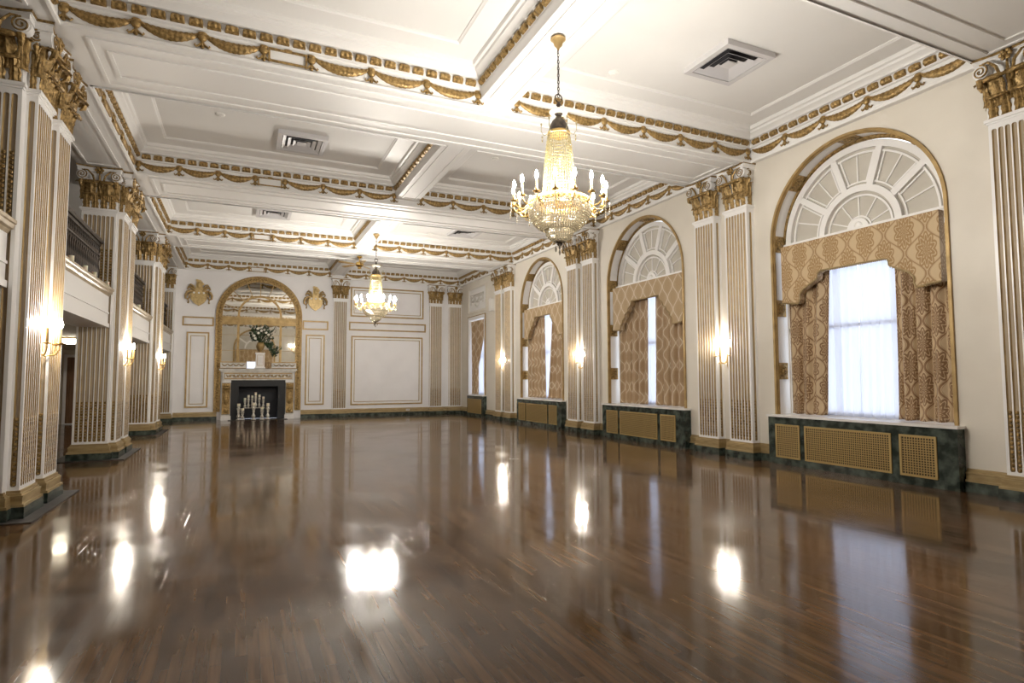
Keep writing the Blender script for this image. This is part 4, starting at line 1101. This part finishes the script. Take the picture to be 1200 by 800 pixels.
# ------------------------------------------------------------------ ceiling diffusers, detectors, small wall boxes
def diffuser_mesh():
    w, d = MB(), MB()
    a = .42
    w.box(-a, a, -a, a, -.05, .0) if False else None
    for s in (-1, 1):
        w.box(s * a if s < 0 else a - .05, -a + .05 if s < 0 else a, -a, a, -.075, 0)
        w.box(-a + .05, a - .05, -a if s < 0 else a - .05, -a + .05 if s < 0 else a, -.075, 0)
    for k, (r0, z) in enumerate(((.33, -.06), (.24, -.055), (.15, -.055))):
        r1 = r0 - .06
        for q in range(4):
            w.T = Matrix.Rotation(q * pi / 2, 4, 'Z'); w.quad((-r0, -r0, z - .008), (r0, -r0, z - .008), (r1, -r1, z + .032), (-r1, -r1, z + .032)); w.T = None
    w.box(-.08, .08, -.08, .08, -.06, -.05)
    w.rectframe  # noqa
    for s in (-1, 1):
        w.box(s * .355 - .015, s * .355 + .015, -.37, .37, -.072, -.06); w.box(-.37, .37, s * .355 - .015, s * .355 + .015, -.072, -.06)
    d.box(-.37, .37, -.37, .37, -.012, 0)
    return w.mesh('louvre_frame', 'ventm', False), d.mesh('duct_opening', 'dark', False)
LF, DO = diffuser_mesh()
for x, y, t in ((6.02, 5.95, 'square white ceiling air vent nearest the camera, right of the chandelier'), (.9, 11.28, 'square ceiling air vent above the left side, second bay from the camera'),
                (.66, 16.45, 'square ceiling air vent far away at the left side of the ceiling'), (5.95, 16.4, 'square ceiling air vent far away at the right side of the ceiling')):
    r = empty('air_vent', (x, y, 5.78)); tag(r, t, 'air vent', 'square ceiling air vents'); link('louvre_frame', LF, r); link('duct_opening', DO, r)
m = MB(); m.lathe([(.075, 0), (.075, -.015), (.055, -.03), (.03, -.032), (.03, -.045), (.001, -.048)], 18); dm = m.mesh('smoke_detector', 'plastic')
for x, y, t in ((-.43, 10.65, 'small round ceiling detector above the left side, left of the second air vent'), (4.74, 6.85, 'small round ceiling detector right of the near chandelier chain'),
                (4.48, 10.6, 'small round ceiling detector left of the near chandelier candles'), (5.05, 17.0, 'small round ceiling detector left of the farthest right air vent'),
                (-.2, 14.9, 'small round ceiling detector left of the far left air vent')):
    o = link('smoke_detector', dm); o.location = (x, y, 5.78); tag(o, t, 'smoke detector', 'round ceiling detectors')
m = MB(); m.prism([(-.11, 0), (.11, 0), (.11, .42), (.04, .46), (-.04, .46), (-.11, .42)], 'y', -.12, 0); m.box(-.09, .09, -.13, -.12, .04, .36)
o = B(m, 'wall_speaker', 'plastic', smooth=False); o.location = (WR, 19.6, 3.85); o.rotation_euler = (0, 0, RIGHT); tag(o, 'white speaker box on the wall between the relief panel and the pilasters', 'speaker')
m = MB(); m.prism([(-.05, 0), (.05, 0), (.065, .16), (0, .2), (-.065, .16)], 'y', -.10, 0); m.ell((0, -.10, .1), .035, .03, .035)
o = B(m, 'wall_sensor', 'plastic', smooth=False); o.location = (WR, CK[4], 4.17); o.rotation_euler = (0, 0, RIGHT); tag(o, 'small white sensor high between the farthest pair of window-wall pilasters', 'sensor')
r = empty('power_outlet', (5.98, FAR - .056, .2)); tag(r, 'small white power outlet on the gilt skirting of the far wall', 'power outlet')
m = MB(); m.box(-.07, .07, -.008, 0, -.035, .035); B(m, 'cover_plate', 'plastic', r, False)
m = MB(); m.box(-.045, -.015, -.011, -.008, -.018, .018); m.box(.015, .045, -.011, -.008, -.018, .018); B(m, 'socket_face', 'dark', r, False)
# ------------------------------------------------------------------ back wall seen only in the mirror: one curtained window, a door, panels
r = empty('window_5', (.8, -1.1, 0), pi); struct(r)
m = MB(); n = 24; m.prism([(-1.3, 3.0), (1.3, 3.0)] + [(1.3 * cos(pi * k / n), 3.68 + 1.3 * sin(pi * k / n)) for k in range(n + 1)], 'y', -.02, 0); B(m, 'lunette_panel', 'panel', r, False)
m = MB(); m.arc(0, 3.68, 1.3, 1.42, 0, pi, -.06, 0, 30); m.box(-1.42, -1.3, -.06, 0, .8, 3.68); m.box(1.3, 1.42, -.06, 0, .8, 3.68); B(m, 'gilt_architrave', 'golds', r, False)
m = MB(); m.arc(0, 3.66, .58, .68, 0, pi, -.05, -.02, 20)
for a in (36, 72, 108, 144): t = radians(a); m.bar((.66 * cos(t), 3.66 + .66 * sin(t)), (1.28 * cos(t), 3.66 + 1.28 * sin(t)), .1, -.05, -.02)
B(m, 'lunette_tracery', 'white', r, False)
m = MB(); m.box(-1.25, 1.25, -.16, -.06, 2.7, 3.6); uv = [(v.x, v.z) for v in m.v]; link('fabric_pelmet', m.mesh('fabric_pelmet', 'val1', False, uvs=uv), r)
for q0, q1 in ((-1.25, -.15), (.5, 1.25)):
    m = MB(); m.grid(lambda u, v: (q0 + (q1 - q0) * u, -.09 + .02 * sin(u * 25), .82 + 2.2 * v), 60, 2); uv = [(v.x * 1.3, v.z) for v in m.v]; link('drape', m.mesh('drape', 'cur1', True, uvs=uv), r)
m = MB(); m.grid(lambda u, v: (-.15 + .65 * u, .05 + .01 * sin(u * 30), .86 + 2.12 * v), 40, 2); B(m, 'sheer', 'sheer', r)
# ------------------------------------------------------------------ light, world, camera
w = bpy.data.worlds.new('sky'); bpy.context.scene.world = w; w.use_nodes = True
bg = w.node_tree.nodes['Background']; bg.inputs[0].default_value = (.80, .88, 1, 1); bg.inputs[1].default_value = 2.3
sc_ = bpy.context.scene
cam = bpy.data.cameras.new('camera'); co = bpy.data.objects.new('camera', cam); C.objects.link(co)
cam.sensor_width = 36; cam.lens = 692.25 * 36 / 1200; cam.clip_start = .05; cam.clip_end = 200
yaw, pitch, roll = .4285, .0632, -.0027
fwd = Vector((sin(yaw) * cos(pitch), cos(yaw) * cos(pitch), sin(pitch))); rt = Vector((cos(yaw), -sin(yaw), 0)); up = rt.cross(fwd)
r2 = cos(roll) * rt + sin(roll) * up; u2 = -sin(roll) * rt + cos(roll) * up
R = Matrix((r2, u2, -fwd)).transposed().to_4x4(); co.matrix_world = Matrix.Translation((0, 0, 1.4)) @ R
sc_.camera = co
vs = sc_.view_settings; vs.view_transform = 'Standard'; vs.look = 'None'; vs.gamma = 1; vs.exposure = .2; vs.use_curve_mapping = False
cy = sc_.cycles; cy.use_denoising = True; cy.max_bounces = 10; cy.diffuse_bounces = 6; cy.glossy_bounces = 5; cy.transparent_max_bounces = 16; cy.transmission_bounces = 6
cy.sample_clamp_indirect = 6; cy.caustics_reflective = False; cy.caustics_refractive = False
